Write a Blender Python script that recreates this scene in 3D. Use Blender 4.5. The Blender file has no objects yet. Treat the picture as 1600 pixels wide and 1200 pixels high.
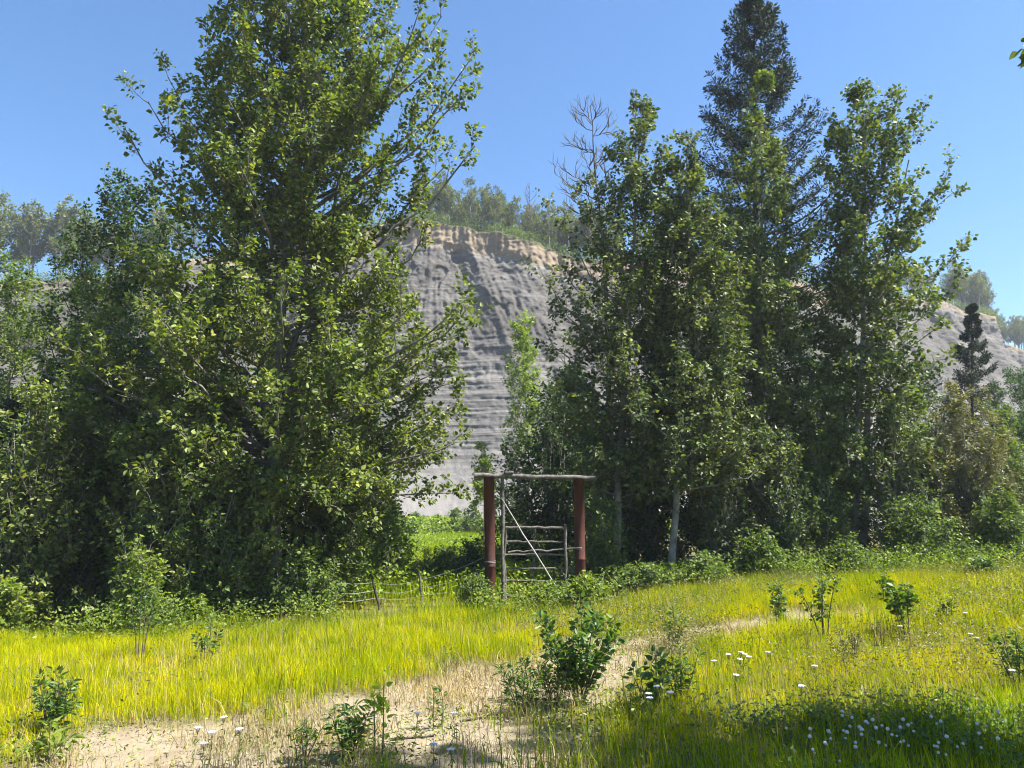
import bpy, math
import numpy as np

# ------------------------------------------------------------------ camera, sky, sun, exposure
SC = bpy.context.scene
COL = SC.collection
PITCH = math.radians(9.6)
FPX = 1209.0                       # focal length in photograph pixels (1600 wide)
EYE = np.array([0.0, 0.0, 1.6])

cam_d = bpy.data.cameras.new('camera')
cam = bpy.data.objects.new('camera', cam_d)
COL.objects.link(cam)
cam.location = EYE
cam.rotation_euler = (math.pi / 2 + PITCH, 0, 0)
cam_d.sensor_fit = 'HORIZONTAL'
cam_d.sensor_width = 36.0
cam_d.lens = 36.0 * FPX / 1600.0
cam_d.clip_start = 0.05
cam_d.clip_end = 3000
SC.camera = cam

SUN_AZ = math.radians(102)          # clockwise from the viewing direction (+Y): from the right, a little behind
SUN_EL = math.radians(57)
wd = bpy.data.worlds.new('World')
SC.world = wd
wd.use_nodes = True
wn = wd.node_tree.nodes
bg = wn['Background']
sky = wn.new('ShaderNodeTexSky')
sky.sky_type = 'NISHITA'
sky.sun_disc = False
sky.sun_elevation = SUN_EL
sky.sun_rotation = SUN_AZ
sky.altitude = 600
sky.air_density = 1.0
sky.dust_density = 0.5
sky.ozone_density = 3.0
hs = wn.new('ShaderNodeHueSaturation')
hs.inputs['Saturation'].default_value = 1.19
hs.inputs['Value'].default_value = 1.22
wd.node_tree.links.new(sky.outputs[0], hs.inputs['Color'])
wd.node_tree.links.new(hs.outputs[0], bg.inputs[0])
bg.inputs[1].default_value = 0.057

sun_d = bpy.data.lights.new('sun', 'SUN')
sun_d.energy = 5.0
sun_d.angle = math.radians(0.53)
sun_d.color = (1.0, 0.95, 0.86)
sun = bpy.data.objects.new('sun', sun_d)
COL.objects.link(sun)
from mathutils import Vector
SD = Vector((math.sin(SUN_AZ) * math.cos(SUN_EL), math.cos(SUN_AZ) * math.cos(SUN_EL), math.sin(SUN_EL)))
sun.rotation_euler = SD.to_track_quat('Z', 'Y').to_euler()

vs = SC.view_settings
vs.view_transform = 'Standard'
vs.look = 'None'
vs.exposure = 1.85
vs.gamma = 1.0
vs.use_curve_mapping = False
SC.cycles.use_denoising = True
SC.cycles.max_bounces = 6
SC.cycles.diffuse_bounces = 2
SC.cycles.glossy_bounces = 2
SC.cycles.transmission_bounces = 4
SC.cycles.volume_bounces = 0
SC.cycles.pixel_filter_type = 'BLACKMAN_HARRIS'
SC.cycles.filter_width = 1.05
SC.cycles.use_adaptive_sampling = True
SC.cycles.adaptive_threshold = 0.015

# ------------------------------------------------------------------ helpers
def rng_(s): return np.random.default_rng(s)
def nrm(v): return v / np.maximum(np.linalg.norm(v, axis=-1, keepdims=True), 1e-9)
def smooth(a, b, x):
    t = np.clip((x - a) / (b - a), 0, 1)
    return t * t * (3 - 2 * t)

def _hash(ix, iy, seed):
    h = (ix.astype(np.int64) * 374761393 + iy.astype(np.int64) * 668265263 + seed * 1442695041) & 0xFFFFFFFF
    h = ((h ^ (h >> 13)) * 1274126177) & 0xFFFFFFFF
    h = ((h ^ (h >> 16)) * 2246822519) & 0xFFFFFFFF
    return ((h ^ (h >> 15)) & 0xFFFFFF) / float(0xFFFFFF)

def vnoise(x, y, seed=0):
    x, y = np.broadcast_arrays(np.asarray(x, float), np.asarray(y, float))
    ix, iy = np.floor(x), np.floor(y)
    fx, fy = x - ix, y - iy
    fx = fx * fx * (3 - 2 * fx); fy = fy * fy * (3 - 2 * fy)
    ix = ix.astype(np.int64); iy = iy.astype(np.int64)
    a = _hash(ix, iy, seed); b = _hash(ix + 1, iy, seed)
    c = _hash(ix, iy + 1, seed); d = _hash(ix + 1, iy + 1, seed)
    return (a * (1 - fx) + b * fx) * (1 - fy) + (c * (1 - fx) + d * fx) * fy

def fbm(x, y, seed=0, n=4, g=0.5):
    s = 0; a = 1; t = 0
    for i in range(n):
        s = s + a * vnoise(x * 2 ** i, y * 2 ** i, seed + i * 17); t += a; a *= g
    return s / t

def W(px, py, d):
    """world point seen at photograph pixel (px, py), standing d metres ahead of the camera"""
    u = (px - 800.0) / FPX; v = (600.0 - py) / FPX
    cp, sp = math.cos(PITCH), math.sin(PITCH)
    dx, dy, dz = u, cp - v * sp, sp + v * cp
    k = d / dy
    return np.array([dx * k, d, EYE[2] + dz * k])

def hgt(x, y):
    x = np.asarray(x, float); y = np.asarray(y, float)
    s = smooth(3, 14, y) * (1 - 0.8 * smooth(22, 42, y))
    xc = np.clip(x, -14, 18)
    z = np.where(xc > 0, 0.068 * xc, 0.036 * xc) * s
    z = z + (fbm(x * 0.35, y * 0.35, 5, 3) - 0.5) * 0.16
    z = z + (fbm(x * 1.7, y * 1.7, 9, 3) - 0.5) * 0.07
    return z

def ground_at(px, py):
    u = (px - 800.0) / FPX; v = (600.0 - py) / FPX
    cp, sp = math.cos(PITCH), math.sin(PITCH)
    d = np.array([u, cp - v * sp, sp + v * cp])
    t = 2.0
    for i in range(3000):
        p = EYE + d * t
        if p[2] < float(hgt(p[0], p[1])): break
        t += 0.02
    return p

def mesh_np(name, V, quads=None, tris=None, mat=None, smoothed=False, mats=None, matidx=None):
    me = bpy.data.meshes.new(name)
    V = np.asarray(V, np.float32).reshape(-1, 3)
    nq = 0 if quads is None else len(quads); nt = 0 if tris is None else len(tris)
    me.vertices.add(len(V)); me.vertices.foreach_set('co', V.ravel())
    li = []
    if nq: li.append(np.asarray(quads, np.int32).ravel())
    if nt: li.append(np.asarray(tris, np.int32).ravel())
    li = np.concatenate(li)
    me.loops.add(len(li)); me.loops.foreach_set('vertex_index', li)
    tot = np.concatenate([np.full(nq, 4, np.int32), np.full(nt, 3, np.int32)])
    st = np.concatenate([[0], np.cumsum(tot)[:-1]]).astype(np.int32)
    me.polygons.add(nq + nt)
    me.polygons.foreach_set('loop_start', st); me.polygons.foreach_set('loop_total', tot)
    if smoothed: me.polygons.foreach_set('use_smooth', np.ones(nq + nt, bool))
    if mats:
        for m in mats: me.materials.append(m)
        me.polygons.foreach_set('material_index', np.asarray(matidx, np.int32))
    elif mat: me.materials.append(mat)
    me.update(calc_edges=True)
    return me

def link(name, data, parent=None):
    o = bpy.data.objects.new(name, data)
    COL.objects.link(o)
    if parent: o.parent = parent
    return o

def tag(o, label=None, cat=None, group=None, kind=None):
    if label: o['label'] = label
    if cat: o['category'] = cat
    if group: o['group'] = group
    if kind: o['kind'] = kind
    return o

def empty(name, loc, label, cat, group=None):
    o = link(name, None)
    o.empty_display_size = 0.2
    o.location = [float(c) for c in loc]
    return tag(o, label, cat, group)

class Tubes:
    """collects batches of tapered tubes"""
    def __init__(self): self.V = []; self.Q = []; self.n = 0
    def add(self, P, R, k=5, cap=False):
        P = np.asarray(P, float); R = np.asarray(R, float)
        if P.ndim == 2: P = P[None]
        M, N, _ = P.shape
        if R.ndim == 1: R = np.broadcast_to(R, (M, N))
        T = np.empty_like(P)
        T[:, 1:-1] = P[:, 2:] - P[:, :-2]; T[:, 0] = P[:, 1] - P[:, 0]; T[:, -1] = P[:, -1] - P[:, -2]
        T = nrm(T)
        ref = np.where(np.abs(T[:, :1, 2:3]) > 0.9, np.array([1.0, 0, 0]), np.array([0, 0, 1.0]))
        n = nrm(np.cross(T, np.broadcast_to(ref, T.shape))); b = np.cross(T, n)
        a = np.arange(k) * 2 * np.pi / k
        ring = P[:, :, None, :] + R[:, :, None, None] * (np.cos(a)[None, None, :, None] * n[:, :, None, :] + np.sin(a)[None, None, :, None] * b[:, :, None, :])
        V = ring.reshape(-1, 3)
        i = np.arange(N - 1)[:, None] * k; j = np.arange(k)[None, :]; j2 = (j + 1) % k
        q = np.stack([i + j, i + j2, i + k + j2, i + k + j], -1).reshape(-1, 4)
        Q = (q[None] + (np.arange(M) * N * k)[:, None, None]).reshape(-1, 4) + self.n
        self.V.append(V); self.Q.append(Q); self.n += len(V)
        if cap:
            for m in range(M):
                for e, rev in ((0, False), (N - 1, True)):
                    c = P[m, e]; base = self.n
                    self.V.append(c[None]); self.n += 1
                    off = self.n - 1
                    r0 = (off - len(V) - (0 if not rev else 1)) if False else None
            # simple end discs as degenerate fans
            start = self.n - 2 * M - len(V)
            for m in range(M):
                for e_i, e in enumerate((0, N - 1)):
                    ci = self.n - 2 * M + 2 * m + e_i
                    ringi = start + m * N * k + e * k + np.arange(k)
                    for s in range(0, k, 2):
                        a0, a1, a2 = ringi[s], ringi[(s + 1) % k], ringi[(s + 2) % k]
                        self.Q.append(np.array([[ci, a0, a1, a2]] if e_i == 0 else [[ci, a2, a1, a0]]))
    def mesh(self, name, mat, off=(0, 0, 0), sm=True):
        V = np.concatenate(self.V) - np.asarray(off); Q = np.concatenate(self.Q)
        return mesh_np(name, V, quads=Q, mat=mat, smoothed=sm)

def leaf_mesh(name, P, A, Nn, S, mat, width=0.62, simple=False, droop=0.12, off=(0, 0, 0)):
    """P base points, A axis, Nn normals, S lengths"""
    A = nrm(A); B = nrm(np.cross(A, Nn)); Nn = np.cross(B, A)
    if simple:
        T = np.array([[0, 0, 0], [-.5, .45, .06], [0, 1, -droop], [.5, .45, .06]], float)
        Q0 = np.array([[0, 3, 2, 1]])
    else:
        T = np.array([[0, 0, 0], [-.42, .22, .08], [-.36, .58, .06], [0, 1, -droop], [.36, .58, .06], [.42, .22, .08]], float)
        Q0 = np.array([[0, 3, 2, 1], [0, 5, 4, 3]])
    T = T.copy(); T[:, 0] *= width / 0.84 if not simple else width
    V = P[:, None, :] + S[:, None, None] * (T[None, :, 0:1] * B[:, None, :] + T[None, :, 1:2] * A[:, None, :] + T[None, :, 2:3] * Nn[:, None, :])
    k = len(T); M = len(P)
    Q = (Q0[None] + (np.arange(M) * k)[:, None, None]).reshape(-1, 4)
    return mesh_np(name, V.reshape(-1, 3) - np.asarray(off), quads=Q, mat=mat)

# ------------------------------------------------------------------ materials
def newmat(name):
    m = bpy.data.materials.new(name); m.use_nodes = True
    nt = m.node_tree
    for n in list(nt.nodes): nt.nodes.remove(n)
    out = nt.nodes.new('ShaderNodeOutputMaterial')
    return m, nt, out

def ramp(nt, fac, stops):
    r = nt.nodes.new('ShaderNodeValToRGB')
    el = r.color_ramp.elements
    while len(el) > 1: el.remove(el[-1])
    el[0].position = stops[0][0]; el[0].color = (*stops[0][1], 1)
    for p, c in stops[1:]:
        e = el.new(p); e.color = (*c, 1)
    nt.links.new(fac, r.inputs[0])
    return r.outputs[0]

def tex_noise(nt, scale, detail=4, rough=0.6, coord='Object', sc=None):
    tc = nt.nodes.new('ShaderNodeTexCoord')
    n = nt.nodes.new('ShaderNodeTexNoise')
    n.inputs['Scale'].default_value = scale; n.inputs['Detail'].default_value = detail; n.inputs['Roughness'].default_value = rough
    src = tc.outputs[coord]
    if sc:
        mp = nt.nodes.new('ShaderNodeMapping'); mp.inputs['Scale'].default_value = sc
        nt.links.new(src, mp.inputs[0]); src = mp.outputs[0]
    nt.links.new(src, n.inputs['Vector'])
    return n.outputs[0]

def mixrgb(nt, fac, a, b, blend='MIX'):
    m = nt.nodes.new('ShaderNodeMix'); m.data_type = 'RGBA'; m.blend_type = blend
    for sock, v in ((m.inputs[0], fac), (m.inputs[6], a), (m.inputs[7], b)):
        if isinstance(v, (int, float)): sock.default_value = v
        elif isinstance(v, tuple): sock.default_value = (*v, 1)
        else: nt.links.new(v, sock)
    return m.outputs[2]

def leaf_mat(name, stops, trans=(0.5, 0.6, 0.1), tf=0.35, rough=0.42, spec=0.4, clump=0.9, sheath=None, var=((0.72, 0.78, 0.8), (1.2, 1.12, 0.95))):
    """leaf blades: hue differs from leaf to leaf and from spray to spray, light shines through"""
    m, nt, out = newmat(name)
    g = nt.nodes.new('ShaderNodeNewGeometry')
    c = ramp(nt, g.outputs['Random Per Island'], stops)
    n = tex_noise(nt, clump, 2, 0.5)
    c2 = mixrgb(nt, 1.0, c, ramp(nt, n, [(0.32, var[0]), (0.68, var[1])]), 'MULTIPLY')
    if sheath:
        at = nt.nodes.new('ShaderNodeAttribute'); at.attribute_name = 'along'
        c2 = mixrgb(nt, ramp(nt, at.outputs['Fac'], [(0.0, (1, 1, 1)), (0.32, (0, 0, 0))]), c2, sheath)
    p = nt.nodes.new('ShaderNodeBsdfPrincipled')
    nt.links.new(c2, p.inputs['Base Color'])
    p.inputs['Roughness'].default_value = rough
    p.inputs['Specular IOR Level'].default_value = spec
    t = nt.nodes.new('ShaderNodeBsdfTranslucent')
    tcol = mixrgb(nt, 1.0, c2, tuple(3.2 * x for x in trans), 'MULTIPLY')
    nt.links.new(tcol, t.inputs[0])
    mx = nt.nodes.new('ShaderNodeMixShader'); mx.inputs[0].default_value = tf
    nt.links.new(p.outputs[0], mx.inputs[1]); nt.links.new(t.outputs[0], mx.inputs[2])
    nt.links.new(mx.outputs[0], out.inputs[0])
    return m

def bark_mat(name, stops, scale=9, sc=(1, 1, 0.25), bump=0.4, rough=0.85):
    m, nt, out = newmat(name)
    n = tex_noise(nt, scale, 6, 0.65, sc=sc)
    c = ramp(nt, n, stops)
    p = nt.nodes.new('ShaderNodeBsdfPrincipled')
    nt.links.new(c, p.inputs['Base Color']); p.inputs['Roughness'].default_value = rough
    p.inputs['Specular IOR Level'].default_value = 0.25
    b = nt.nodes.new('ShaderNodeBump'); b.inputs['Strength'].default_value = bump; b.inputs['Distance'].default_value = 0.02
    n2 = tex_noise(nt, scale * 3, 5, 0.7, sc=sc)
    nt.links.new(n2, b.inputs['Height']); nt.links.new(b.outputs[0], p.inputs['Normal'])
    nt.links.new(p.outputs[0], out.inputs[0])
    return m

def flat_mat(name, col, rough=0.8, spec=0.3):
    m, nt, out = newmat(name)
    p = nt.nodes.new('ShaderNodeBsdfPrincipled')
    n = tex_noise(nt, 30, 3)
    c = ramp(nt, n, [(0.3, tuple(x * 0.8 for x in col)), (0.7, tuple(min(1, x * 1.15) for x in col))])
    nt.links.new(c, p.inputs['Base Color']); p.inputs['Roughness'].default_value = rough
    p.inputs['Specular IOR Level'].default_value = spec
    nt.links.new(p.outputs[0], out.inputs[0])
    return m

YG = (0.42, 0.46, 0.10)
M_POP = leaf_mat('poplar_leaf', [(0, (0.058, 0.090, 0.026)), (0.5, (0.113, 0.156, 0.041)), (0.85, (0.186, 0.224, 0.058)), (1, (0.282, 0.294, 0.083))], YG, 0.34, 0.5, 0.22)
M_POPR = leaf_mat('balsam_leaf', [(0, (0.051, 0.078, 0.034)), (0.5, (0.100, 0.137, 0.054)), (0.9, (0.171, 0.201, 0.079)), (1, (0.256, 0.268, 0.122))], YG, 0.30, 0.5, 0.22)
M_ASP = leaf_mat('aspen_leaf', [(0, (0.054, 0.084, 0.036)), (0.5, (0.102, 0.144, 0.055)), (1, (0.198, 0.228, 0.090))], YG, 0.31, 0.5, 0.22)
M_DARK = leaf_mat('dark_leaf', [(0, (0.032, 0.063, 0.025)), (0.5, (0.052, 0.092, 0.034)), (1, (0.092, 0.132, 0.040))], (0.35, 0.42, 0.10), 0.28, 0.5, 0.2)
M_YOUNG = leaf_mat('young_leaf', [(0, (0.12, 0.19, 0.03)), (0.5, (0.18, 0.26, 0.04)), (1, (0.27, 0.33, 0.06))], YG, 0.42, 0.45, 0.3)
M_WILLOW = leaf_mat('willow_leaf', [(0, (0.10, 0.11, 0.045)), (0.5, (0.15, 0.155, 0.065)), (1, (0.21, 0.20, 0.09))], (0.40, 0.42, 0.14), 0.3, 0.5, 0.3)
M_BLUE = leaf_mat('bluegreen_leaf', [(0, (0.040, 0.080, 0.040)), (0.5, (0.065, 0.12, 0.055)), (1, (0.11, 0.17, 0.07))], (0.36, 0.46, 0.16), 0.3, 0.5, 0.3)
M_SHRUB = leaf_mat('shrub_leaf', [(0, (0.062, 0.106, 0.029)), (0.5, (0.106, 0.162, 0.039)), (1, (0.179, 0.224, 0.056))], YG, 0.36, 0.5, 0.2)
M_FAR = leaf_mat('far_aspen_leaf', [(0, (0.075, 0.098, 0.034)), (0.5, (0.115, 0.140, 0.048)), (1, (0.18, 0.19, 0.07))], YG, 0.35, 0.5, 0.3, 0.4)
M_NEED = leaf_mat('spruce_needle', [(0, (0.018, 0.034, 0.022)), (0.6, (0.030, 0.050, 0.030)), (1, (0.055, 0.075, 0.036))], (0.30, 0.36, 0.14), 0.10, 0.6, 0.15)
M_GRASS = leaf_mat('grass_blade', [(0, (0.18, 0.25, 0.004)), (0.35, (0.38, 0.42, 0.004)), (0.75, (0.54, 0.53, 0.005)), (0.94, (0.53, 0.47, 0.01)), (1, (0.46, 0.34, 0.07))], (0.36, 0.35, 0.10), 0.45, 1.0, 0.0, 1.6, (0.26, 0.19, 0.02), ((0.62, 0.74, 0.7), (1.25, 1.15, 0.8)))
M_GRASSG = leaf_mat('meadow_blade', [(0, (0.11, 0.18, 0.01)), (0.5, (0.20, 0.28, 0.012)), (1, (0.34, 0.38, 0.02))], YG, 0.42, 1.0, 0.05, 0.7, (0.14, 0.14, 0.02), ((0.55, 0.66, 0.6), (1.35, 1.2, 0.8)))
M_DRY = leaf_mat('dry_stalk', [(0, (0.16, 0.13, 0.07)), (0.5, (0.30, 0.24, 0.12)), (0.8, (0.40, 0.33, 0.18)), (1, (0.25, 0.26, 0.06))], (0.36, 0.32, 0.2), 0.25, 0.6, 0.2)
M_WEED = leaf_mat('weed_leaf', [(0, (0.093, 0.145, 0.025)), (0.5, (0.162, 0.221, 0.038)), (1, (0.255, 0.289, 0.060))], YG, 0.40, 0.5, 0.2)
M_SAP = leaf_mat('sapling_leaf', [(0, (0.050, 0.10, 0.030)), (0.5, (0.085, 0.15, 0.040)), (1, (0.17, 0.24, 0.05))], YG, 0.36, 0.45, 0.3)
M_SAPY = leaf_mat('bright_sapling_leaf', [(0, (0.15, 0.24, 0.02)), (0.5, (0.24, 0.34, 0.03)), (1, (0.34, 0.40, 0.05))], YG, 0.5, 0.4, 0.4)

B_POP = bark_mat('poplar_bark', [(0.3, (0.05, 0.045, 0.04)), (0.5, (0.13, 0.12, 0.10)), (0.7, (0.22, 0.21, 0.18))])
B_PALE = bark_mat('pale_bark', [(0.28, (0.045, 0.042, 0.036)), (0.45, (0.17, 0.17, 0.145)), (0.72, (0.30, 0.30, 0.26))], 6, (1, 1, 0.8), 0.2)
B_GREY = bark_mat('grey_bark', [(0.3, (0.09, 0.085, 0.075)), (0.55, (0.20, 0.19, 0.165)), (0.75, (0.30, 0.29, 0.25))])
B_DARK = bark_mat('dark_bark', [(0.3, (0.025, 0.02, 0.018)), (0.6, (0.06, 0.05, 0.042)), (0.8, (0.10, 0.09, 0.08))])
B_DEAD = bark_mat('dead_bark', [(0.3, (0.05, 0.042, 0.036)), (0.6, (0.11, 0.095, 0.085)), (0.8, (0.20, 0.18, 0.16))])
B_WOOD = bark_mat('weathered_wood', [(0.25, (0.03, 0.026, 0.022)), (0.45, (0.09, 0.081, 0.07)), (0.75, (0.20, 0.188, 0.168))], 14, (1, 1, 1), 0.5)
B_POLE = bark_mat('bleached_pole', [(0.25, (0.15, 0.14, 0.125)), (0.5, (0.28, 0.265, 0.245)), (0.75, (0.40, 0.385, 0.36))], 10, (1, 1, 1), 0.3)

def rust_mat():
    m, nt, out = newmat('rusted_steel')
    n = tex_noise(nt, 5, 8, 0.7, sc=(1, 1, 0.35))
    c = ramp(nt, n, [(0.28, (0.014, 0.007, 0.006)), (0.42, (0.036, 0.012, 0.008)), (0.62, (0.078, 0.022, 0.013)), (0.78, (0.036, 0.018, 0.014))])
    p = nt.nodes.new('ShaderNodeBsdfPrincipled')
    nt.links.new(c, p.inputs['Base Color']); p.inputs['Roughness'].default_value = 0.75
    p.inputs['Specular IOR Level'].default_value = 0.3
    b = nt.nodes.new('ShaderNodeBump'); b.inputs['Strength'].default_value = 0.25; b.inputs['Distance'].default_value = 0.01
    nt.links.new(tex_noise(nt, 60, 5, 0.7), b.inputs['Height']); nt.links.new(b.outputs[0], p.inputs['Normal'])
    nt.links.new(p.outputs[0], out.inputs[0])
    return m
M_RUST = rust_mat()
M_WIRE = flat_mat('fence_wire', (0.34, 0.34, 0.33), 0.5, 0.5)
M_WHITE = flat_mat('white_petal', (0.52, 0.52, 0.52), 0.8, 0.2)
M_STEM = flat_mat('weed_stem', (0.14, 0.15, 0.05), 0.7, 0.2)
M_TWIG = flat_mat('twig', (0.10, 0.08, 0.06), 0.8, 0.2)

# ------------------------------------------------------------------ ground
TRACK = [ground_at(*p)[:2] for p in ((-60, 1275), (120, 1225), (300, 1190), (470, 1165), (640, 1145), (760, 1115), (830, 1060), (960, 1010), (1100, 985), (1250, 966), (1400, 960), (1600, 948))]
TRACK = np.array(TRACK)
TRW = np.array([0.7, 1.0, 1.15, 1.15, 1.05, 1.05, 1.0, 0.65, 0.5, 0.45, 0.2, 0.12])

def track_mask(x, y):
    """1 on bare sand, 0 in the grass"""
    x = np.asarray(x, float); y = np.asarray(y, float)
    best = np.full(x.shape, 9.0)
    for i in range(len(TRACK) - 1):
        a, b = TRACK[i], TRACK[i + 1]; ab = b - a
        t = np.clip(((x - a[0]) * ab[0] + (y - a[1]) * ab[1]) / (ab @ ab), 0, 1)
        w = TRW[i] * (1 - t) + TRW[i + 1] * t
        d = np.hypot(x - a[0] - t * ab[0], y - a[1] - t * ab[1]) / w
        best = np.minimum(best, d)
    n = fbm(x * 1.1, y * 1.1, 31, 4)
    v = best + (n - 0.5) * 3.0 + (vnoise(x * 4, y * 4, 37) - 0.5) * 0.5
    return 1 - smooth(0.55, 1.35, v)

def build_ground():
    xs = np.concatenate([np.linspace(-700, -60, 18), np.linspace(-55, -14, 30), np.arange(-13, 15.01, 0.11), np.linspace(16, 60, 30), np.linspace(70, 700, 18)])
    ys = np.concatenate([np.linspace(-300, -8, 16), np.arange(-7, 3, 0.5), np.arange(3, 18, 0.11), np.arange(18.3, 62, 0.6), np.linspace(64, 700, 24)])
    X, Y = np.meshgrid(xs, ys)
    Z = hgt(X, Y)
    m = track_mask(X, Y)
    Z = Z - 0.05 * m + (vnoise(X * 7, Y * 7, 3) - 0.5) * 0.018 * m
    V = np.stack([X, Y, Z], -1).reshape(-1, 3)
    nx = len(xs); ny = len(ys)
    i = (np.arange(ny - 1)[:, None] * nx + np.arange(nx - 1)[None]).ravel()
    Q = np.stack([i, i + 1, i + nx + 1, i + nx], -1)
    mat, nt, out = newmat('soil_and_sand')
    at = nt.nodes.new('ShaderNodeAttribute'); at.attribute_name = 'sand'
    n1 = tex_noise(nt, 2.5, 8, 0.7)
    n2 = tex_noise(nt, 38, 5, 0.75)
    sand = mixrgb(nt, n2, (0.175, 0.14, 0.095), (0.36, 0.305, 0.215))
    sand = mixrgb(nt, ramp(nt, n1, [(0.45, (0, 0, 0)), (0.72, (1, 1, 1))]), sand, (0.19, 0.15, 0.10))
    soil = mixrgb(nt, n1, (0.07, 0.06, 0.03), (0.14, 0.13, 0.05))
    c = mixrgb(nt, at.outputs['Fac'], soil, sand)
    p = nt.nodes.new('ShaderNodeBsdfPrincipled'); p.inputs['Roughness'].default_value = 0.95
    p.inputs['Specular IOR Level'].default_value = 0.1
    nt.links.new(c, p.inputs['Base Color'])
    b = nt.nodes.new('ShaderNodeBump'); b.inputs['Strength'].default_value = 0.8; b.inputs['Distance'].default_value = 0.02
    nt.links.new(n2, b.inputs['Height']); nt.links.new(b.outputs[0], p.inputs['Normal'])
    nt.links.new(p.outputs[0], out.inputs[0])
    me = mesh_np('ground', V, quads=Q, mat=mat, smoothed=True)
    a = me.attributes.new('sand', 'FLOAT', 'POINT'); a.data.foreach_set('value', m.ravel().astype(np.float32))
    tag(link('ground', me), kind='structure')
build_ground()

# ------------------------------------------------------------------ the clay bluff
def rim_y(x):      # distance of the rim
    return np.interp(x, [-160, -90, -50, -24, -5, 12, 24, 45, 84, 95, 130, 200], [78, 84, 92, 94, 90, 86, 88, 106, 131, 150, 175, 205])
def rim_z(x):
    return np.interp(x, [-160, -90, -66, -45, -30, -14, -9, -4, 1, 6, 12, 40, 75, 84, 90, 130, 200],
                     [23, 26, 28.2, 31, 35.5, 37.4, 36.8, 35.2, 33.4, 31.6, 30.5, 33, 36, 35.2, 36.5, 34, 34]) + (fbm(x * 0.25, 0 * x + 3.3, 71, 4) - 0.5) * 1.6

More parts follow.
